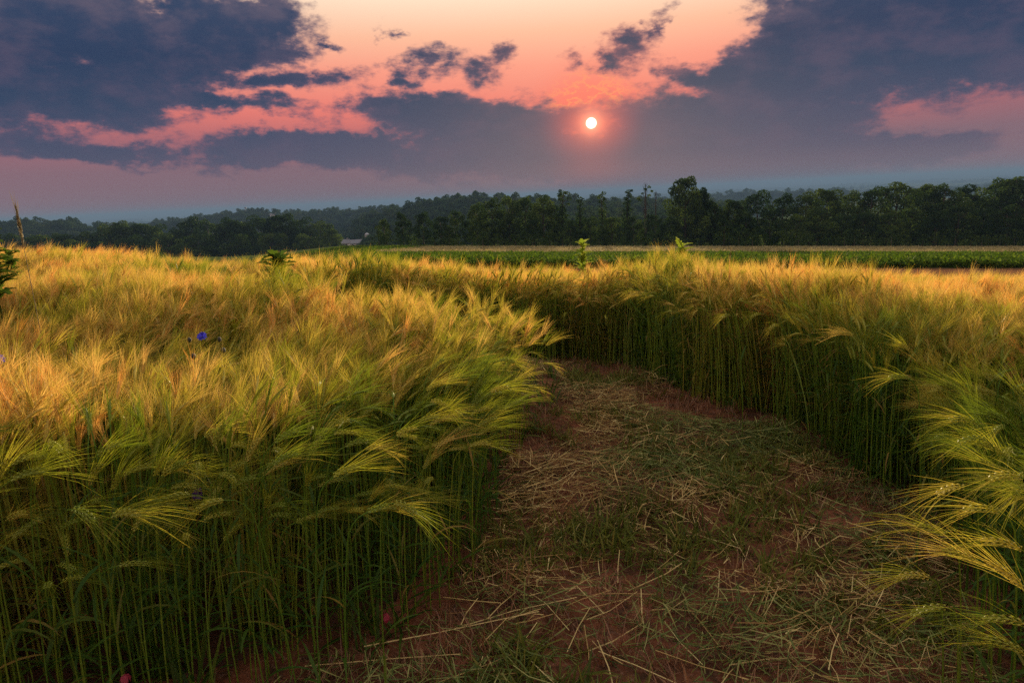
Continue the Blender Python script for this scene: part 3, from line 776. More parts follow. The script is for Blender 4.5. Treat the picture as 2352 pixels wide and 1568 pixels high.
def litter():
    mb = MB(); cnt = 0
    X = rng.uniform(-4.6, 3.6, 110000); Y = rng.uniform(.9, 9.6, 110000)
    ok = inside(X, Y, PATH) & (np.abs(X) < Y + .6); X, Y = X[ok], Y[ok]
    dens = fbm(X * 1.3, Y * 1.3, 71, 3); g = fbm(X * .9 + 4, Y * .9, 81, 3)
    rd = random.Random(3); heap = .09 * sstep(.45, .7, dens)
    for x, y, dn, gg, hp in zip(X, Y, dens, g, heap):
        if rd.random() > .14 + 3.6 * (dn - .42): continue
        green = gg + .06 * (y > 3.2) + rd.gauss(0, .07) > .545
        ln = rd.uniform(.03, .19) * (1.35 if y > 3.5 else 1.0); a = swirl(x, y) + rd.gauss(0, .95)
        fl = rd.random() < (.6 if green else .22)
        straw_into(mb, x, y, ln, a, rd.uniform(.0011, .0022), rd.uniform(.002, .02) + hp * rd.random(), rd.gauss(0, .12) if rd.random() < .6 else rd.gauss(0, .7), rd.gauss(.004, .022), 1 if green else 0, rd.random() ** 1.5, 2, fl, rd)
        cnt += 1
        if cnt > 30000: break
    o = mb.build('straw_litter', [M_STRAW, M_GREENSTRAW]); tag(o, 'matted broken straw and flattened green stalks covering the trodden path', 'straw', kind='stuff')
litter()

def long_straws():
    spots = [(1010, 1480, 1.1, .25), (1180, 1440, .9, .35), (900, 1540, .9, .15), (1330, 1470, .5, 1.2), (1255, 1420, .5, 2.0), (1400, 1430, .45, .5), (1690, 1500, .6, .2),
             (1440, 1090, .45, 2.4), (1390, 1060, .5, 2.6), (1350, 1050, .4, 2.3), (1500, 1115, .6, 2.6), (1650, 1270, .5, 2.3), (1600, 1200, .4, 1.9), (1840, 1230, .4, 2.4),
             (1760, 1380, .5, 1.0), (1990, 1390, .4, 1.1), (1285, 1080, .35, .6), (1300, 1120, .4, .4), (1900, 1480, .5, .3), (1530, 1350, .5, .5), (1420, 1330, .35, 1.4),
             (1240, 1300, .5, .2), (1180, 1210, .4, .15), (1560, 1500, .45, 1.9), (1760, 1540, .55, .25), (1460, 1560, .5, 2.5), (1130, 1560, .6, .5), (1350, 960, .6, 2.7), (1450, 930, .7, 2.8),
             (1560, 980, .6, 2.9), (1640, 1030, .6, 3.0), (1740, 1060, .6, 2.9), (1840, 1110, .5, 2.6), (1930, 1180, .5, 2.5), (2010, 1240, .4, 2.4), (1300, 900, .7, 2.9), (1400, 890, .6, 3.1)]
    rd = random.Random(8); places = [(px, py, l * .62, a) for px, py, l, a in spots]
    for _ in range(90): places.append((rd.uniform(1000, 2080), rd.uniform(1000, 1600), rd.uniform(.12, .30), rd.uniform(0, 3.1)))
    for px, py, l, a in places:
        p = ground(px, py)
        if not inside(np.array([p[0]]), np.array([p[1]]), PATH)[0]: continue
        mb = MB(); pale = rd.uniform(.45, 1.0)
        straw_into(mb, p[0], p[1], l, a, rd.uniform(.0016, .0026), .03, rd.gauss(0, .10), rd.uniform(-.015, .035), 0, pale, 6, False, rd)
        z0 = path_z(p[0], p[1]); mb.v = [(q[0] - p[0], q[1] - p[1], q[2] - z0) for q in mb.v]
        o = mb.build('straw_stalk', M_STRAW); o.location = (p[0], p[1], z0)
        if len(o.name) and (l >= .52): tag(o, 'very long pale straw stalk lying across the front of the path', 'straw', 'long straw stalks at the front')
        else: tag(o, 'pale straw stalk lying on the trodden soil', 'straw', 'loose straw stalks on the path')
long_straws()

def tuft(name, n, h, w, mat, seed, spread=.5, rad=.04):
    rd = random.Random(seed); mb = MB()
    for i in range(n):
        a = rd.uniform(0, 6.28); r = rad * math.sqrt(rd.random()); b = rd.uniform(0, 6.28)
        lp = leaf_path((r * math.cos(a), r * math.sin(a), -.01), b, R(rd.uniform(0, 30)), h * rd.uniform(.5, 1.2), R(rd.uniform(10, 90)) * spread * 2, 3)
        ww = w * rd.uniform(.6, 1.2); mb.ribbon(lp, [ww * .8, ww, ww * .7, 0], (-math.sin(b), math.cos(b), 0), 0, rd.random())
    return proto(name, mb, mat)

def path_tufts():
    P = [tuft('tuft_kind_%02d' % i, 20, .13, .007, M_SPROUT, 20 + i, .6, .06) for i in range(4)] + [tuft('tuft_kind_%02d' % (4 + i), 22, .095, .0035, M_DEADTUFT, 40 + i, .35, .06) for i in range(4)]
    X = rng.uniform(-4.2, 3.4, 9000); Y = rng.uniform(.9, 9, 9000); ok = inside(X, Y, PATH) & (np.abs(X) < Y + .6); X, Y = X[ok], Y[ok]
    g = fbm(X * 1.6 + 2, Y * 1.6, 91, 3); de, _ = edge_dist(X, Y, PATH); keep = rng.random(len(X)) < np.where(de < .3, .95, np.where(g > .52, .75, .42)); X, Y, g = X[keep], Y[keep], g[keep]
    idx = np.where(g + rng.normal(0, .06, len(X)) > .52 + .06 * (Y < 2.6), rng.integers(0, 4, len(X)), rng.integers(4, 8, len(X)))
    z = np.array([path_z(a, b) for a, b in zip(X, Y)]); s = rng.uniform(.6, 1.5, len(X))
    scatter('stubble_and_sprouts', np.stack([X, Y, z], -1), np.stack([rng.normal(0, .15, len(X)), rng.normal(0, .15, len(X)), rng.uniform(0, 6.28, len(X))], -1), np.stack([s, s, s], -1), idx, P,
            'short green sprouts and reddish dead stubble growing from the trodden path', 'stubble')
path_tufts()

def undergrowth():
    """broad dark weed blades between the stems along the edges"""
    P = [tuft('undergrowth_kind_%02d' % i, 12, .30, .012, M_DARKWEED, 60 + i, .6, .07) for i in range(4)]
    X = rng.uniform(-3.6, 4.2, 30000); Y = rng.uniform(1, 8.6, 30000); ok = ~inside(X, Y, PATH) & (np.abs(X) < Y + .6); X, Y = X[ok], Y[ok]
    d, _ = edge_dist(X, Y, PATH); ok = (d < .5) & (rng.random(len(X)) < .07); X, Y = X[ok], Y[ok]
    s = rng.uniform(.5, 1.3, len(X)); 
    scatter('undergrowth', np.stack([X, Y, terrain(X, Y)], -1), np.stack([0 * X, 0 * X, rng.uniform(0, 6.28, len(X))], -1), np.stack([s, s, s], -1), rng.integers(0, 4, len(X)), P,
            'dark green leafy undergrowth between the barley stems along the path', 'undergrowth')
undergrowth()

# ------------------------------------------------------------------ weeds and flowers standing in the barley
def lobed_leaf(mb, p0, az_, up, ln, w, droop, c, lobes=4):
    pts = leaf_path(p0, az_, up, ln, droop, lobes * 2); sd = np.array([-math.sin(az_), math.cos(az_), .0]); prev = None
    for i, p in enumerate(pts):
        k = i / (len(pts) - 1); ww = w * (math.sin(math.pi * min(1, .15 + k * .85)) ** .7) * (1.0 if i % 2 else .55)
        if i == len(pts) - 1: ww = .002
        cur = (mb.vert(p - sd * ww + np.array([0, 0, ww * .35])), mb.vert(p), mb.vert(p + sd * ww + np.array([0, 0, ww * .35])))
        if prev: mb.face((prev[0], prev[1], cur[1], cur[0]), 0, c); mb.face((prev[1], prev[2], cur[2], cur[1]), 0, c)
        prev = cur

def weed(px, py_base_up, up, height, nleaf, ln, w, label, mat, seed, name='weed_plant', lo=.52, upa=(20, 60), dr=(30, 90)):
    p = ground(px, py_base_up, up); rd = random.Random(seed); o = empty(name, (p[0], p[1], float(terrain(p[0], p[1]))))
    st = [np.array([0, 0, 0.0])]; 
    for i in range(6): st.append(st[-1] + np.array([rd.gauss(0, .012), rd.gauss(0, .012), height / 6]))
    mb = MB(); mb.tube(st, [.007 - .0007 * i for i in range(7)], 5, 0, .4); mb.build('stem', mat, o)
    for i in range(nleaf):
        k = lo + (1 - lo) * (i + .5) / nleaf; q = st[min(5, int(k * 6))] * (1 - (k * 6 % 1)) + st[min(6, int(k * 6) + 1)] * (k * 6 % 1)
        lm = MB(); lobed_leaf(lm, q, i * 2.4 + rd.uniform(-.3, .3), R(rd.uniform(*upa)), ln * (1.15 - .5 * k) * rd.uniform(.8, 1.2), w * (1.15 - .45 * k), R(rd.uniform(*dr)), rd.random())
        lm.build('leaf', mat, o)
    tag(o, label, 'weed'); return o
weed(1340, 640, .86, 1.48, 44, .27, .085, 'bright green prickly weed rising above the barley, left of a pair', M_WEED, 1, lo=.5, upa=(15, 75), dr=(15, 80))
weed(1560, 650, .88, 1.40, 44, .28, .085, 'bright green prickly weed rising above the barley, right of a pair', M_WEED, 2, lo=.5, upa=(15, 75), dr=(15, 80))
weed(640, 672, .85, 1.20, 52, .30, .11, 'lush dark green weed clump sunk in the barley at left', M_DARKWEED, 3)
weed(2, 760, .85, 1.46, 54, .19, .06, 'leafy green shoot cut off by the left picture edge', M_DARKWEED, 4, lo=.72)
weed(36, 640, .85, 1.22, 34, .22, .09, 'low dark weed at the left edge beside a leafy shoot', M_DARKWEED, 5)
weed(1410, 640, .86, 1.22, 8, .2, .016, 'slim upright weed between two prickly weeds', M_DARKWEED, 6)

def grass_culm(px0, py0, up, tip, label, head=.0, arch=0.0, az_=0.0, mat=None, leaf=0, thick=.0022):
    p = ground(px0, py0, up); z = float(terrain(p[0], p[1])); o = empty('grass_stalk', (p[0], p[1], z)); rd = random.Random(px0)
    pts = [np.zeros(3)]; n = 12
    for i in range(n):
        k = (i + 1) / n; th = arch * max(0, (k - .55) / .45) ** 1.5
        pts.append(pts[-1] + tip / n * np.array([math.sin(th) * math.cos(az_), math.sin(th) * math.sin(az_), math.cos(th)]))
    mb = MB(); mb.tube(pts, [thick * (1 - .5 * i / n) for i in range(n + 1)], 4, 0, .4); mb.build('stem', mat or M_SPROUT, o)
    for l in range(leaf):
        a = rd.uniform(0, 6.28); lm = MB(); lp = leaf_path(pts[7 + l], a, R(15), .22, R(70), 5); lm.ribbon(lp, [.008, .012, .012, .009, .005, 0], (-math.sin(a), math.cos(a), 0), 0, .5); lm.build('leaf', mat or M_SPROUT, o)
    if head:
        hm = MB(); d = nrm(pts[-1] - pts[-2])
        for i in range(90):
            k = rd.random(); q = pts[-1] + d * head * (k - .1); a = rd.uniform(0, 6.28); r = .010 * math.sin(math.pi * min(1, .1 + k)) 
            e = q + np.array([math.cos(a) * r, math.sin(a) * r, .03 + .02 * rd.random()])
            hm.ribbon([q, (q + e) / 2 + np.array([math.cos(a), math.sin(a), 0]) * .004, e], [.002, .005, 0], (-math.sin(a), math.cos(a), .2), 0, rd.random())
        for i in range(14):
            a = rd.uniform(0, 6.28); q = pts[-1] + d * head * rd.uniform(.5, .9); hm.ribbon([q, q + d * .07 + np.array([math.cos(a), math.sin(a), 0]) * .012, q + d * .13 + np.array([math.cos(a), math.sin(a), 0]) * .02], [.0015, .0012, 0], (1, 0, 0), 0, .6)
        hm.build('seed_head', M_DRYHEAD, o)
    tag(o, label, 'grass'); return o
grass_culm(112, 860, .70, 1.46, 'tall dry grass stalk with long bristly seed head at the far left', .20, .0, 0, M_DRYHEAD, 0, .0035)
grass_culm(126, 900, .70, 1.30, 'dark bare stalk with one curled leaf below the tall seed head', 0, .5, .3, M_DARKWEED, 1, .003)
grass_culm(1395, 640, .88, 1.18, 'green grass stalk with bent tip, left of three above the barley', 0, 1.2, 2.8, M_SPROUT, 1)
grass_culm(1430, 640, .88, 1.20, 'green grass stalk leaning right, middle of three above the barley', 0, .6, .2, M_SPROUT, 2)
grass_culm(1470, 640, .88, 1.26, 'green grass stalk arched over like a hook above the barley', 0, 2.6, 3.0, M_SPROUT, 1)
grass_culm(1672, 640, .88, 1.18, 'thin pale flowering stalk in front of the green crop', .20, .1, 0, M_WHEAT, 1)

def cornflower(px, py, h, label, petals=True, mat=None, group=None, size=1.0):
    p = ground(px, py, h); z = float(terrain(p[0], p[1])); o = empty('cornflower', (p[0], p[1], z)); rd = random.Random(px * 3 + py)
    pts = [np.array([rd.gauss(0, .004) * i, rd.gauss(0, .004) * i, h * i / 6]) for i in range(7)]; pts[0] = np.zeros(3)
    mb = MB(); mb.tube(pts, .0016, 4, 0, .3); mb.build('stem', M_DARKWEED, o); t = pts[-1]
    cb = MB(); cb.tube([t, t + [0, 0, .008], t + [0, 0, .018], t + [0, 0, .026]], [.004 * size, .009 * size, .0095 * size, .005 * size], 8); cb.build('bud', M_BUD, o, True)
    if petals:
        for i in range(10):
            a = i * 6.283 / 10 + rd.uniform(-.2, .2); pm = MB(); b = t + np.array([0, 0, .024]); d = np.array([math.cos(a), math.sin(a), 0]); s = np.array([-d[1], d[0], 0])
            l = .030 * size * rd.uniform(.85, 1.15); ids = [pm.vert(q) for q in (b, b + d * l * .6 + s * .006 + [0, 0, .012], b + d * l + s * .011 + [0, 0, .010], b + d * l * .85 + [0, 0, .016], b + d * l - s * .011 + [0, 0, .010], b + d * l * .6 - s * .006 + [0, 0, .012])]
            pm.face((ids[0], ids[1], ids[2], ids[3]), 0, rd.random()); pm.face((ids[0], ids[3], ids[4], ids[5]), 0, rd.random()); pm.build('petal', mat or M_BLUE, o)
    if petals:
        for ch in o.children:
            if ch.name.startswith('petal') or ch.name.startswith('bud'):
                Rm = Matrix.Translation(Vector(t)) @ Matrix.Rotation(R(58), 4, 'X') @ Matrix.Translation(-Vector(t)); ch.data.transform(Rm)
    tag(o, label, 'flower', group); return o
cornflower(481, 776, .98, 'open blue cornflower above the barley among dark buds', size=.85)
for px, py, lb in ((426, 787, 'dark cornflower bud left of the blue flower'), (439, 829, 'lowest dark cornflower bud in the cluster'), (472, 770, 'dark cornflower bud touching the blue flower'), (505, 787, 'dark cornflower bud right of the blue flower'), (491, 814, 'dark cornflower bud just below the blue flower')):
    cornflower(px, py, .97, lb, False, group='cornflower buds')
cornflower(2, 748, .98, 'blue cornflower at the left picture edge, upper of two')
cornflower(9, 834, .95, 'deep blue cornflower at the left picture edge, lower of two', size=1.2)
cornflower(487, 1137, .72, 'dim purple flower behind the hanging ears', mat=M_PURPLE, size=.6)

def poppy(px, py, h, label, seed):
    p = ground(px, py, h); z = float(terrain(p[0], p[1])); o = empty('pink_flower', (p[0], p[1], z)); rd = random.Random(seed)
    mb = MB(); mb.tube([np.zeros(3), np.array([.005, 0, h / 2]), np.array([0, 0, h])], .0014, 4, 0, .3); mb.build('stem', M_DARKWEED, o)
    for i in range(4):
        pm = MB(); a = i * 1.57 + .4; d = np.array([math.cos(a), math.sin(a), 0]); s = np.array([-d[1], d[0], 0]); b = np.array([0, 0, h])
        lp = [b, b + d * .010 + [0, 0, -.006], b + d * .016 + [0, 0, -.020], b + d * .013 + [0, 0, -.034]]; pm.ribbon(lp, [.006, .020, .022, .004], s, 0, rd.random()); pm.build('petal', M_PINK, o)
    tag(o, label, 'flower')
poppy(285, 1548, .22, 'drooping pink flower at the bottom left among dark stems', 1)
poppy(885, 1408, .12, 'drooping red-pink flower low between thin stems beside the path', 2)

# ------------------------------------------------------------------ crops beyond the barley
def crop_clump(name, seed, mat, h, n, ln, w, rad):
    rd = random.Random(seed); mb = MB()
    for i in range(n):
        a = rd.uniform(0, 6.28); r = rad * math.sqrt(rd.random()); b = rd.uniform(0, 6.28)
        lp = leaf_path((r * math.cos(a), r * math.sin(a), h * rd.uniform(.1, .75)), b, R(rd.uniform(10, 50)), ln * rd.uniform(.6, 1.2), R(rd.uniform(30, 100)), 3)
        mb.ribbon(lp, [w * .5, w, w * .8, 0], (-math.sin(b), math.cos(b), 0), 0, rd.random())
    return proto(name, mb, mat)

def crops():
    P = [crop_clump('crop_kind_%02d' % i, 70 + i, M_CROP, .42, 60, .26, .085, .34) for i in range(5)]
    X, Y = np.meshgrid(np.arange(-68, 66, .55), np.arange(30, 120, .6)); X = X.ravel() + rng.uniform(-.2, .2, X.size); Y = Y.ravel() + rng.uniform(-.2, .2, Y.size)
    ok = (np.abs(X) < Y * .9 + 2) & (Y > 31 + .02 * X + 1.0 * (fbm(X * .2, Y * .2, 5, 2) - .5)) & ((Y < 70) | ((X < -13.5) & (Y < 118))); X, Y = X[ok], Y[ok]
    s = rng.uniform(.75, 1.25, len(X)) * (.85 + .4 * (fbm(X * .15, Y * .15, 15, 3) - .3)); 
    scatter('green_crop', np.stack([X, Y, terrain(X, Y)], -1), np.stack([0 * X, 0 * X, rng.uniform(0, 6.28, len(X))], -1), np.stack([s, s, s], -1), rng.integers(0, 5, len(X)), P,
            'band of lush low green crop between the barley and the trees', 'crop')
    P = [crop_clump('pale_kind_%02d' % i, 80 + i, M_WHEAT, .5, 46, .4, .045, .5) for i in range(4)]
    X, Y = np.meshgrid(np.arange(-60, 100, .9), np.arange(71, 112, .9)); X = X.ravel() + rng.uniform(-.4, .4, X.size); Y = Y.ravel() + rng.uniform(-.4, .4, Y.size)
    ok = (np.abs(X) < Y * .88) & (X > -14 - .0 * Y) ; X, Y = X[ok], Y[ok]
    s = rng.uniform(.7, 1.15, len(X))
    scatter('pale_crop', np.stack([X, Y, terrain(X, Y)], -1), np.stack([0 * X, 0 * X, rng.uniform(0, 6.28, len(X))], -1), np.stack([s, s, s], -1), rng.integers(0, 4, len(X)), P,
            'strip of pale ripe grain between the green crop and the wood', 'crop')
crops()

# ------------------------------------------------------------------ trees
def crown_leaves(mb, centers, radii, per, size, rd, flat=.75):
    for (c, r) in zip(centers, radii):
        tone = rd.uniform(.25, .75)
        for i in range(int(per * (r / 1.2) ** 2) + 8):
            d = nrm([rd.gauss(0, 1), rd.gauss(0, 1), rd.gauss(.25, 1)]); rr = r * (.55 + .5 * rd.random() ** .5)
            p = np.asarray(c) + d * rr * np.array([1, 1, flat])
            n = nrm(d + np.array([rd.gauss(0, .7), rd.gauss(0, .7), rd.gauss(0, .7)])); a = nrm(np.cross(n, [rd.gauss(0, 1), rd.gauss(0, 1), rd.gauss(0, 1)])); b = np.cross(n, a); s = size * rd.uniform(.6, 1.3)
            ids = [mb.vert(p + a * s * .5), mb.vert(p + b * s * .32), mb.vert(p - a * s * .5), mb.vert(p - b * s * .32)]
            mb.face(ids, 0, tone + rd.uniform(-.2, .2))

def tree_meshes(kind, seed, h):
    """trunk with limbs, and a crown of leaf-sized faces in clumps"""
    rd = random.Random(seed); tm, cm = MB(), MB(); C, Rr = [], []
    r0 = .022 * h + .05
    bendx, bendy = rd.gauss(0, .03) * h, rd.gauss(0, .03) * h
    tp = lambda k: np.array([bendx * k * k, bendy * k * k, h * k - .3])
    top = {'round': .86, 'oak': .9, 'tufted': .97, 'bush': .6, 'dead': 1.0}[kind]
    tm.tube([tp(top * i / 7) for i in range(8)], [r0 * (1 - .85 * i / 7) for i in range(8)], 6)
    def limb(k, a, ln, up, r):
        p = tp(k); pts = [p]; th = up
        for i in range(4):
            pts.append(pts[-1] + ln / 4 * np.array([math.sin(th) * math.cos(a), math.sin(th) * math.sin(a), math.cos(th)])); th -= .12
        tm.tube(pts, [r * (1 - .7 * i / 4) for i in range(5)], 4); return pts[-1], pts
    if kind in ('round', 'oak'):
        wr = h * (.40 if kind == 'round' else .38)
        n = 44 if kind == 'round' else 56
        for i in range(n):
            k = (i + .5) / n; z = h * (.03 + .89 * k); prof = math.sin(math.pi * min(1, .26 + .70 * k)) ** .55
            a = i * 2.399 + rd.uniform(-.5, .5); rad = wr * prof * rd.uniform(.45, 1.0)
            c = np.array([math.cos(a) * rad, math.sin(a) * rad, z + rd.gauss(0, .04 * h)]) + tp(k) * [1, 1, 0]
            C.append(c); Rr.append(h * rd.uniform(.075, .13))
        for i in range(9):
            k = .25 + .06 * i; limb(k, i * 2.4, wr * .8, R(rd.uniform(35, 65)), r0 * .35)
        C.append(tp(.93) + [rd.gauss(0, .4), 0, 0]); Rr.append(h * .09)
    elif kind == 'tufted':
        for i in range(26):
            k = i / 25; z = h * (.06 + .62 * k); rad = h * .17 * (1 - .75 * k) * rd.uniform(.3, 1.1); a = i * 2.4
            C.append(np.array([math.cos(a) * rad, math.sin(a) * rad, z]) + tp(k * .65) * [1, 1, 0]); Rr.append(h * rd.uniform(.05, .085) * (1.15 - .5 * k))
        for i in range(9):
            k = .70 + .03 * i; a = i * 2.1 + rd.uniform(-.3, .3); e, _ = limb(k, a, h * rd.uniform(.05, .12), R(rd.uniform(45, 80)), r0 * .22); C.append(e); Rr.append(h * rd.uniform(.025, .055))
        C.append(tp(.97)); Rr.append(h * .05)
    elif kind == 'bush':
        for i in range(26):
            a = rd.uniform(0, 6.28); z = h * rd.uniform(.12, .85); rad = h * .65 * math.sqrt(max(.05, 1 - (z / h) ** 2)) * rd.uniform(.2, 1)
            C.append(np.array([math.cos(a) * rad, math.sin(a) * rad, z])); Rr.append(h * rd.uniform(.13, .22))
    else:
        for i in range(22):
            k = .42 + .026 * i; e, pts = limb(k, i * 2.4 + rd.uniform(-.4, .4), h * rd.uniform(.06, .17) * (1.35 - k), R(rd.uniform(20, 50)), r0 * .2)
            for j in range(3):
                a = rd.uniform(0, 6.28); q = pts[2 + j % 3]; tm.tube([q, q + h * .03 * np.array([math.cos(a), math.sin(a), 1.4])], [r0 * .07, r0 * .03], 3)
        if seed % 2:
            for i in range(7): C.append(tp(.75 + .035 * i) + np.array([rd.gauss(0, .06 * h), rd.gauss(0, .06 * h), 0])); Rr.append(h * .025)
    if C: crown_leaves(cm, C, Rr, 105 if kind != 'bush' else 60, .036 * h if kind != 'bush' else .06 * h, rd)
    return tm.mesh('trunk', M_BARK, True), (cm.mesh('crown', M_FOL) if C else None)

TREES = {k: [tree_meshes(k, s + n * 31, hh) + (hh,) for n in range(cnt)] for k, s, hh, cnt in (('round', 11, 13, 6), ('oak', 12, 15, 3), ('tufted', 13, 13, 4), ('bush', 14, 3.2, 3), ('dead', 15, 13, 2))}
def tree(name, kind, px, ytop, d, wide, label, group=None, v=None):
    """a tree at distance d whose top shows at (px, ytop)"""
    tip = at_dist(px, ytop, d); x, y = tip[0], tip[1]; z = float(terrain(x, y)); hgt = max(1.2, tip[2] - z)
    rd = random.Random(int(px * 13 + ytop)); ks = TREES[kind]; tm, cm, h0 = ks[rd.randrange(len(ks)) if v is None else v]
    o = empty(name, (x, y, z), rd.uniform(0, 6.28)); s = hgt / h0 / (.985 if kind != 'bush' else .9); o.scale = (s * wide, s * wide, s)
    link('trunk', tm, o)
    if cm: link('crown', cm, o)
    tag(o, label, 'tree' if kind != 'bush' else 'bush', group); return o

ORD = 'first second third fourth fifth sixth seventh eighth ninth tenth eleventh twelfth thirteenth fourteenth fifteenth sixteenth seventeenth eighteenth nineteenth twentieth'.split()
# distinctive trees of the wood edge
tree('broadleaf_tree', 'oak', 1575, 412, 138, .80, 'tallest dark broadleaf tree standing clear above the middle of the wood')
tree('broadleaf_tree', 'oak', 1612, 436, 142, .72, 'broadleaf tree leaning on the right side of the tallest tree')
tree('slender_tree', 'tufted', 1288, 439, 140, 1.1, 'slender tree with flat umbrella-like top, leftmost of the thin trees', v=0)
tree('slender_tree', 'tufted', 1330, 452, 142, .95, 'slender tree with small tuft, second of the thin trees from the left', v=1)
tree('slender_tree', 'tufted', 1383, 445, 141, .95, 'slender tree with knobbly tuft, third of the thin trees from the left', v=2)
tree('slender_tree', 'tufted', 1437, 436, 140, .95, 'slender tree with small round top, fourth of the thin trees from the left', v=3)
tree('bare_tree', 'dead', 1482, 423, 140, 1.15, 'sparse open-branched tree left of the tallest tree', v=0)
tree('bare_tree', 'dead', 1506, 440, 146, .8, 'thin leafless dead tree close to the tallest tree', v=1)
tree('broadleaf_tree', 'round', 1640, 470, 140, .8, 'rounded tree filling the gap right of the tallest tree')
for i, (px, yt, w) in enumerate([(1690, 462, 1), (1742, 443, 1), (1800, 452, 1.05), (1850, 446, 1.0), (1905, 438, 1.05), (1952, 446, 1), (2000, 436, 1), (2062, 419, 1.1), (2120, 427, 1), (2170, 432, 1.1), (2225, 430, 1), (2290, 420, 1.1), (2345, 410, 1.1), (2410, 404, 1.2), (2480, 398, 1.2)]):
    tree('broadleaf_tree', 'round' if i % 4 else 'oak', px, yt, 138 + 5 * (i % 3), w, 'dark broadleaf tree on the skyline of the right-hand wood, %s from the tallest tree' % ORD[i], 'trees of the right-hand wood')
for i, (px, yt, w) in enumerate([(1665, 505, .9), (1715, 495, .9), (1770, 488, 1), (1830, 492, 1), (1880, 480, 1), (1935, 495, .9), (1985, 487, 1), (2040, 490, 1), (2095, 478, 1), (2150, 484, 1), (2205, 470, 1.1), (2260, 482, 1), (2320, 474, 1.1), (2385, 470, 1.1)]):
    tree('broadleaf_tree', 'round', px, yt, 127 + 3 * (i % 3), w * 1.2, 'lower leafy tree fronting the right-hand wood, %s from the tallest tree' % ORD[i], 'front trees of the right-hand wood')
for i, (px, yt, w) in enumerate([(880, 503, .8), (922, 492, .85), (968, 490, .9), (1010, 497, .9), (1048, 486, .9), (1092, 470, .9), (1130, 462, .9), (1165, 455, .9), (1205, 452, .95), (1245, 453, .9), (1268, 470, .9)]):
    tree('broadleaf_tree', 'round', px, yt, 134 + 5 * (i % 3), w, 'dark rounded tree on the skyline of the middle wood, %s from the farm gap' % ORD[i], 'trees of the middle wood')
for i, (px, yt, w) in enumerate([(1310, 505, 1), (1355, 500, 1), (1405, 498, 1), (1455, 500, 1), (1500, 495, 1), (1540, 500, 1), (1225, 500, 1), (1120, 510, .9), (1170, 505, .9), (1030, 520, .9)]):
    tree('broadleaf_tree', 'round', px, yt, 130 + 3 * (i % 3), w * 1.1, 'lower tree at the foot of the slender trees in the middle wood', 'low trees of the middle wood')
for i in range(16):
    tree('broadleaf_tree', 'round', 1285 + 27 * i, 512 + 10 * math.sin(i * 2.3), 150, 1.1, 'lower tree at the foot of the slender trees in the middle wood', 'low trees of the middle wood')
for i, (px, yt, w, lb) in enumerate([(1262, 533, 1.0, 'rounded light green bush at the foot of the wood below the umbrella-topped tree'), (1375, 535, 1.0, 'rounded green bush at the foot of the wood behind a prickly weed'), (1320, 550, 1.1, 'low spreading green bush beside the crop, left of a prickly weed')]):
    tree('round_bush', 'bush', px, yt, 122, w, lb)
for i in range(44):
    px = 860 + i * 36 + random.Random(i).uniform(-12, 12)
    tree('low_bush', 'bush', px, 540 + random.Random(i + 90).uniform(-12, 8) - (8 if px > 1650 else 0), 119 + (i % 3) * 2, 1.0, 'dark low bush in the hedge along the foot of the wood', 'low bushes along the foot of the wood')
for i, (px, yt, w) in enumerate([(-40, 535, 1.1), (30, 540, 1.0), (85, 538, 1), (140, 540, 1), (195, 532, 1), (240, 520, .8), (272, 510, .75), (318, 512, 1), (362, 520, 1), (400, 528, .9), (432, 506, 1), (476, 512, 1), (520, 505, 1), (560, 508, 1), (600, 500, 1), (642, 497, 1.05), (690, 504, 1), (735, 508, 1.0), (762, 528, .8)]):
    tree('broadleaf_tree', 'round' if i % 3 else 'oak', px, yt, 250 + 8 * (i % 3), w * 1.1, 'dark tree on the skyline of the left wood, %s from the left picture edge' % ORD[i], 'trees of the left wood')
for i, (px, yt, w) in enumerate([(60, 549, 1.1), (160, 550, 1.1), (300, 545, 1), (385, 545, 1.1), (455, 540, 1), (540, 538, 1), (620, 535, 1), (700, 540, 1)]):
    tree('broadleaf_tree', 'round', px, yt, 238, w * 1.3, 'lower tree fronting the left wood, %s from the left picture edge' % ORD[i], 'front trees of the left wood')

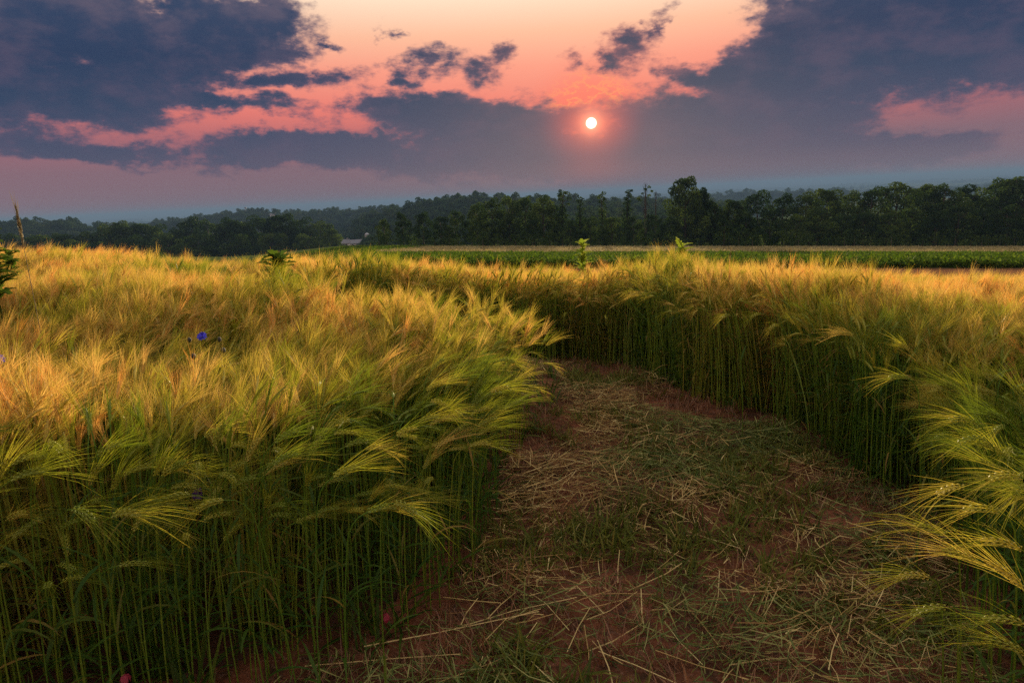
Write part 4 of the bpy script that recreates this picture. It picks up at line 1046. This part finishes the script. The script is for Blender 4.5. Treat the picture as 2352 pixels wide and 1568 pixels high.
# ------------------------------------------------------------------ wooded hills
def canopy_protos():
    out = []
    for i in range(4):
        rd = random.Random(600 + i); mb = MB(); C = [np.array([rd.gauss(0, 1.8), rd.gauss(0, 1.8), 4 + rd.gauss(1.5, 1.6)]) for _ in range(9)]
        crown_leaves(mb, C, [rd.uniform(1.6, 2.8) for _ in C], 26, 1.1, rd, .8); mb.tube([np.array([0, 0, -.5]), np.array([0, 0, 4.0])], [.35, .2], 5, 0, .1)
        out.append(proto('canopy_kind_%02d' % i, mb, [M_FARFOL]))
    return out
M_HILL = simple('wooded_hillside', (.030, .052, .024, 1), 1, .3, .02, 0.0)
def hill(ridge, d, depth, name, n, canopy_h=7.0, drop=None, seed=1, back=1.2):
    """a ridge at distance d whose skyline passes through the given photo points"""
    px = np.array([p[0] for p in ridge], float); py = np.array([p[1] for p in ridge], float)
    U = np.linspace(px[0], px[-1], 60); V = np.interp(U, px, py)
    tops = np.array([at_dist(u, v, d) for u, v in zip(U, V)]); tops[:, 2] -= canopy_h
    rows = []; prof = [(-1.0, 0.0), (-.75, .12), (-.5, .42), (-.3, .72), (-.12, .94), (0, 1.0), (.15, .94), (.5, .5), (1.0, 0.0)]
    for k, hgt in prof:
        r = tops.copy(); s = 1 + k * depth / d * (back if k > 0 else 1); r[:, 0] = tops[:, 0] * s; r[:, 1] = tops[:, 1] * s
        base = terrain(r[:, 0], r[:, 1]) - 3; r[:, 2] = base + (np.maximum(tops[:, 2], base) - base) * hgt; rows.append(r)
    v = np.concatenate(rows); m = len(U); f = []
    for i in range(len(rows) - 1):
        for j in range(m - 1): f.append((i * m + j, i * m + j + 1, (i + 1) * m + j + 1, (i + 1) * m + j))
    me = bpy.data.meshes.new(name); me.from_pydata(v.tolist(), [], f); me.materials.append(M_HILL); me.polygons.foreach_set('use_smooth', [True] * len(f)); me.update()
    tag(link(name, me), kind='structure')
    rg = np.random.default_rng(seed); a = rg.uniform(0, len(rows) - 3.01, n); b = rg.uniform(0, m - 1.01, n); A = np.array(rows)
    i0 = a.astype(int); j0 = b.astype(int); fa = (a - i0)[:, None]; fb = (b - j0)[:, None]
    P = (A[i0, j0] * (1 - fa) + A[i0 + 1, j0] * fa) * (1 - fb) + (A[i0, j0 + 1] * (1 - fa) + A[i0 + 1, j0 + 1] * fa) * fb
    return P
CP = canopy_protos(); PTS = []
PTS.append(hill([(-500, 560), (-200, 530), (0, 516), (60, 512), (140, 513), (230, 522), (300, 540), (360, 560)], 620, 220, 'hill_left', 900, 7, seed=1))
PTS.append(hill([(200, 535), (330, 518), (430, 503), (560, 487), (640, 489), (760, 486), (900, 480), (1010, 476), (1150, 478), (1300, 490)], 900, 380, 'hill_middle', 2600, 8, seed=2))
PTS.append(hill([(820, 510), (920, 484), (975, 466), (1040, 458), (1130, 455), (1260, 462), (1400, 466), (1560, 470), (1700, 480)], 560, 260, 'hill_right', 1500, 8, seed=3))
PTS.append(hill([(1250, 470), (1400, 462), (1550, 462), (1700, 452), (1850, 448), (1950, 452)], 1500, 500, 'hill_far', 1400, 9, seed=4))
# belts of wood on the far plain
def belts():
    rg = np.random.default_rng(5); P = []
    for _ in range(150):
        d = 1700 * (9000 / 1700) ** rg.random(); u = rg.uniform(-.95, .95); L = rg.uniform(60, 420); k = int(L / 9); t = np.linspace(-L / 2, L / 2, k)
        x = u * d + t + rg.normal(0, 6, k); y = d + t * rg.uniform(-.25, .25) + rg.normal(0, 12, k); P.append(np.stack([x, y, terrain(x, y)], -1))
    return np.concatenate(P)
PTS.append(belts()); PTS = np.concatenate(PTS); sc_ = rng.uniform(.8, 1.3, len(PTS)) * np.where(np.hypot(PTS[:, 0], PTS[:, 1]) > 1600, 1.9, 1.0)
scatter('distant_wood', PTS, np.stack([0 * sc_, 0 * sc_, rng.uniform(0, 6.28, len(PTS))], -1), np.stack([sc_, sc_, sc_], -1), rng.integers(0, 4, len(PTS)), CP,
        'hazy blue-green woodland covering the far hills', 'woodland')

# ------------------------------------------------------------------ farm and far houses
def gable(name, loc, rz, L, Wd, Hh, Rf, label, windows=0, door=True, chimney=False, cat='house', group=None):
    o = empty(name, loc, rz); mb = MB(); mb.box((-L / 2, -Wd / 2, -1), (L / 2, Wd / 2, Hh))
    for sx in (-1, 1):
        i = [mb.vert((sx * L / 2, -Wd / 2, Hh)), mb.vert((sx * L / 2, Wd / 2, Hh)), mb.vert((sx * L / 2, 0, Hh + Rf))]; mb.face(i if sx > 0 else i[::-1])
    mb.build('wall', M_WHITE, o)
    rb = MB(); e = .4
    for sy in (-1, 1):
        q = [(-L / 2 - e, sy * (Wd / 2 + e), Hh - .25), (L / 2 + e, sy * (Wd / 2 + e), Hh - .25), (L / 2 + e, 0, Hh + Rf + .08), (-L / 2 - e, 0, Hh + Rf + .08)]
        a = [rb.vert(p) for p in q]; b = [rb.vert((p[0], p[1], p[2] + .22)) for p in q]
        rb.face(a); rb.face(b[::-1])
        for k in range(4): rb.face((a[k], a[(k + 1) % 4], b[(k + 1) % 4], b[k]))
    ro = rb.build('roof', M_ROOF, o)
    if chimney: c = MB(); c.box((L * .3, -.4, Hh), (L * .3 + .8, .4, Hh + Rf + 1.0)); c.build('chimney', M_ROOF, ro)
    for k in range(windows):
        w = MB(); x = -L / 2 + L * (k + .5) / windows; w.box((x - .5, -Wd / 2 - .06, Hh * .45), (x + .5, -Wd / 2 + .05, Hh * .8)); w.build('window', M_DARK, o)
    if door: w = MB(); w.box((L * .12, -Wd / 2 - .07, -.2), (L * .12 + 1.1, -Wd / 2 + .05, 2.0)); w.build('door', M_DARK, o)
    tag(o, label, cat, group); return o
def on_ground(px, py_, d, up=0):
    p = at_dist(px, py_, d); return (p[0], p[1], float(terrain(p[0], p[1])) + up)
def at_ground_px(px, py_):
    p = ground(px, py_, 0, 9000); return (p[0], p[1], float(terrain(p[0], p[1])))
FARM = (at_dist(790, 569, 390), at_dist(822, 567, 400), at_dist(846, 563, 420))
gable('farmhouse', FARM[0], .2, 6.5, 5, 2.6, 1.8, 'small white farmhouse at the gap in the woods, left of the long building', 2, True, True)
gable('farm_building', FARM[1], .1, 13, 6, 2.3, 1.7, 'long low white farm building with grey roof at the gap in the woods', 5, True, False, 'barn')
def silo(loc, h, label):
    o = empty('silo', loc); mb = MB(); mb.tube([np.array([0, 0, -2.0]), np.array([0, 0, h])], 1.7, 14); mb.build('wall', M_METAL, o, False)
    c = MB(); c.tube([np.array([0, 0, h]), np.array([0, 0, h + .7]), np.array([0, 0, h + 1.2]), np.array([0, 0, h + 1.45])], [1.75, 1.5, .9, .1], 14); c.build('dome', M_METAL, o, True); tag(o, label, 'silo')
silo(FARM[2], 6.0, 'small pale domed silo against the middle wood')
def mast(loc, h):
    o = empty('radio_mast', loc); mb = MB()
    for k in range(3):
        a = k * 2.094; mb.tube([np.array([math.cos(a) * .9, math.sin(a) * .9, -6]), np.array([math.cos(a) * .25, math.sin(a) * .25, h])], [.28, .2], 4)
    for i in range(12):
        z = h * i / 12; r = .85 - .6 * i / 12; q = [np.array([math.cos(k * 2.094) * r, math.sin(k * 2.094) * r, z + (k % 2) * 1.0]) for k in range(3)]
        for k in range(3): mb.tube([q[k], q[(k + 1) % 3]], [.08, .08], 3)
    mb.build('lattice', M_METAL, o); a = MB(); a.box((-1.3, -.4, h), (1.3, .4, h + 1.6)); a.build('antenna', M_ROOF, o); tag(o, 'thin radio mast on the far wooded hill at left', 'mast')
mp_ = at_dist(565, 489, 905); mast((mp_[0], mp_[1], mp_[2] - 2), 7.5)
FH = [(626, 496, 840, 'tiny white house on the hillside below the radio mast'), (1880, 441, 2300, 'white far house in the valley beyond the right-hand wood, leftmost of four'), (1935, 437, 2600, 'white far house in the valley, second of four from the left'), (2062, 431, 2500, 'white far house in the valley above the highest right-hand tree'), (2215, 424, 2200, 'long white far building in the valley near the right picture edge')]
for i, (px, py_, d, lb) in enumerate(FH):
    p = at_dist(px, py_, d); z = float(terrain(p[0], p[1]))
    if i == 0: gable('far_house', (p[0], p[1], p[2]), .2, 5, 3.5, 1.6, 1.2, lb, 0, False)
    else: gable('far_house', (p[0], p[1], z), .3 * i, 22 + 8 * (i == 4), 10, 6, 3.5, lb, 0, False)

# ------------------------------------------------------------------ evening haze over the land
def haze():
    mb = MB(); mb.box((-16000, -3000, -90), (16000, 15500, 34)); m = bpy.data.materials.new('haze'); m.use_nodes = True; t = NT(m.node_tree); t.n.clear()
    out = t.new('ShaderNodeOutputMaterial'); pvn = t.new('ShaderNodeVolumePrincipled'); pvn.inputs['Color'].default_value = (.13, .23, .42, 1); pvn.inputs['Density'].default_value = 0.00028
    pvn.inputs['Anisotropy'].default_value = 0.0
    t.l.new(pvn.outputs[0], out.inputs['Volume'])
    o = mb.build('haze', m); tag(o, 'thin blue evening haze lying over the valley', 'haze', kind='stuff')
haze()
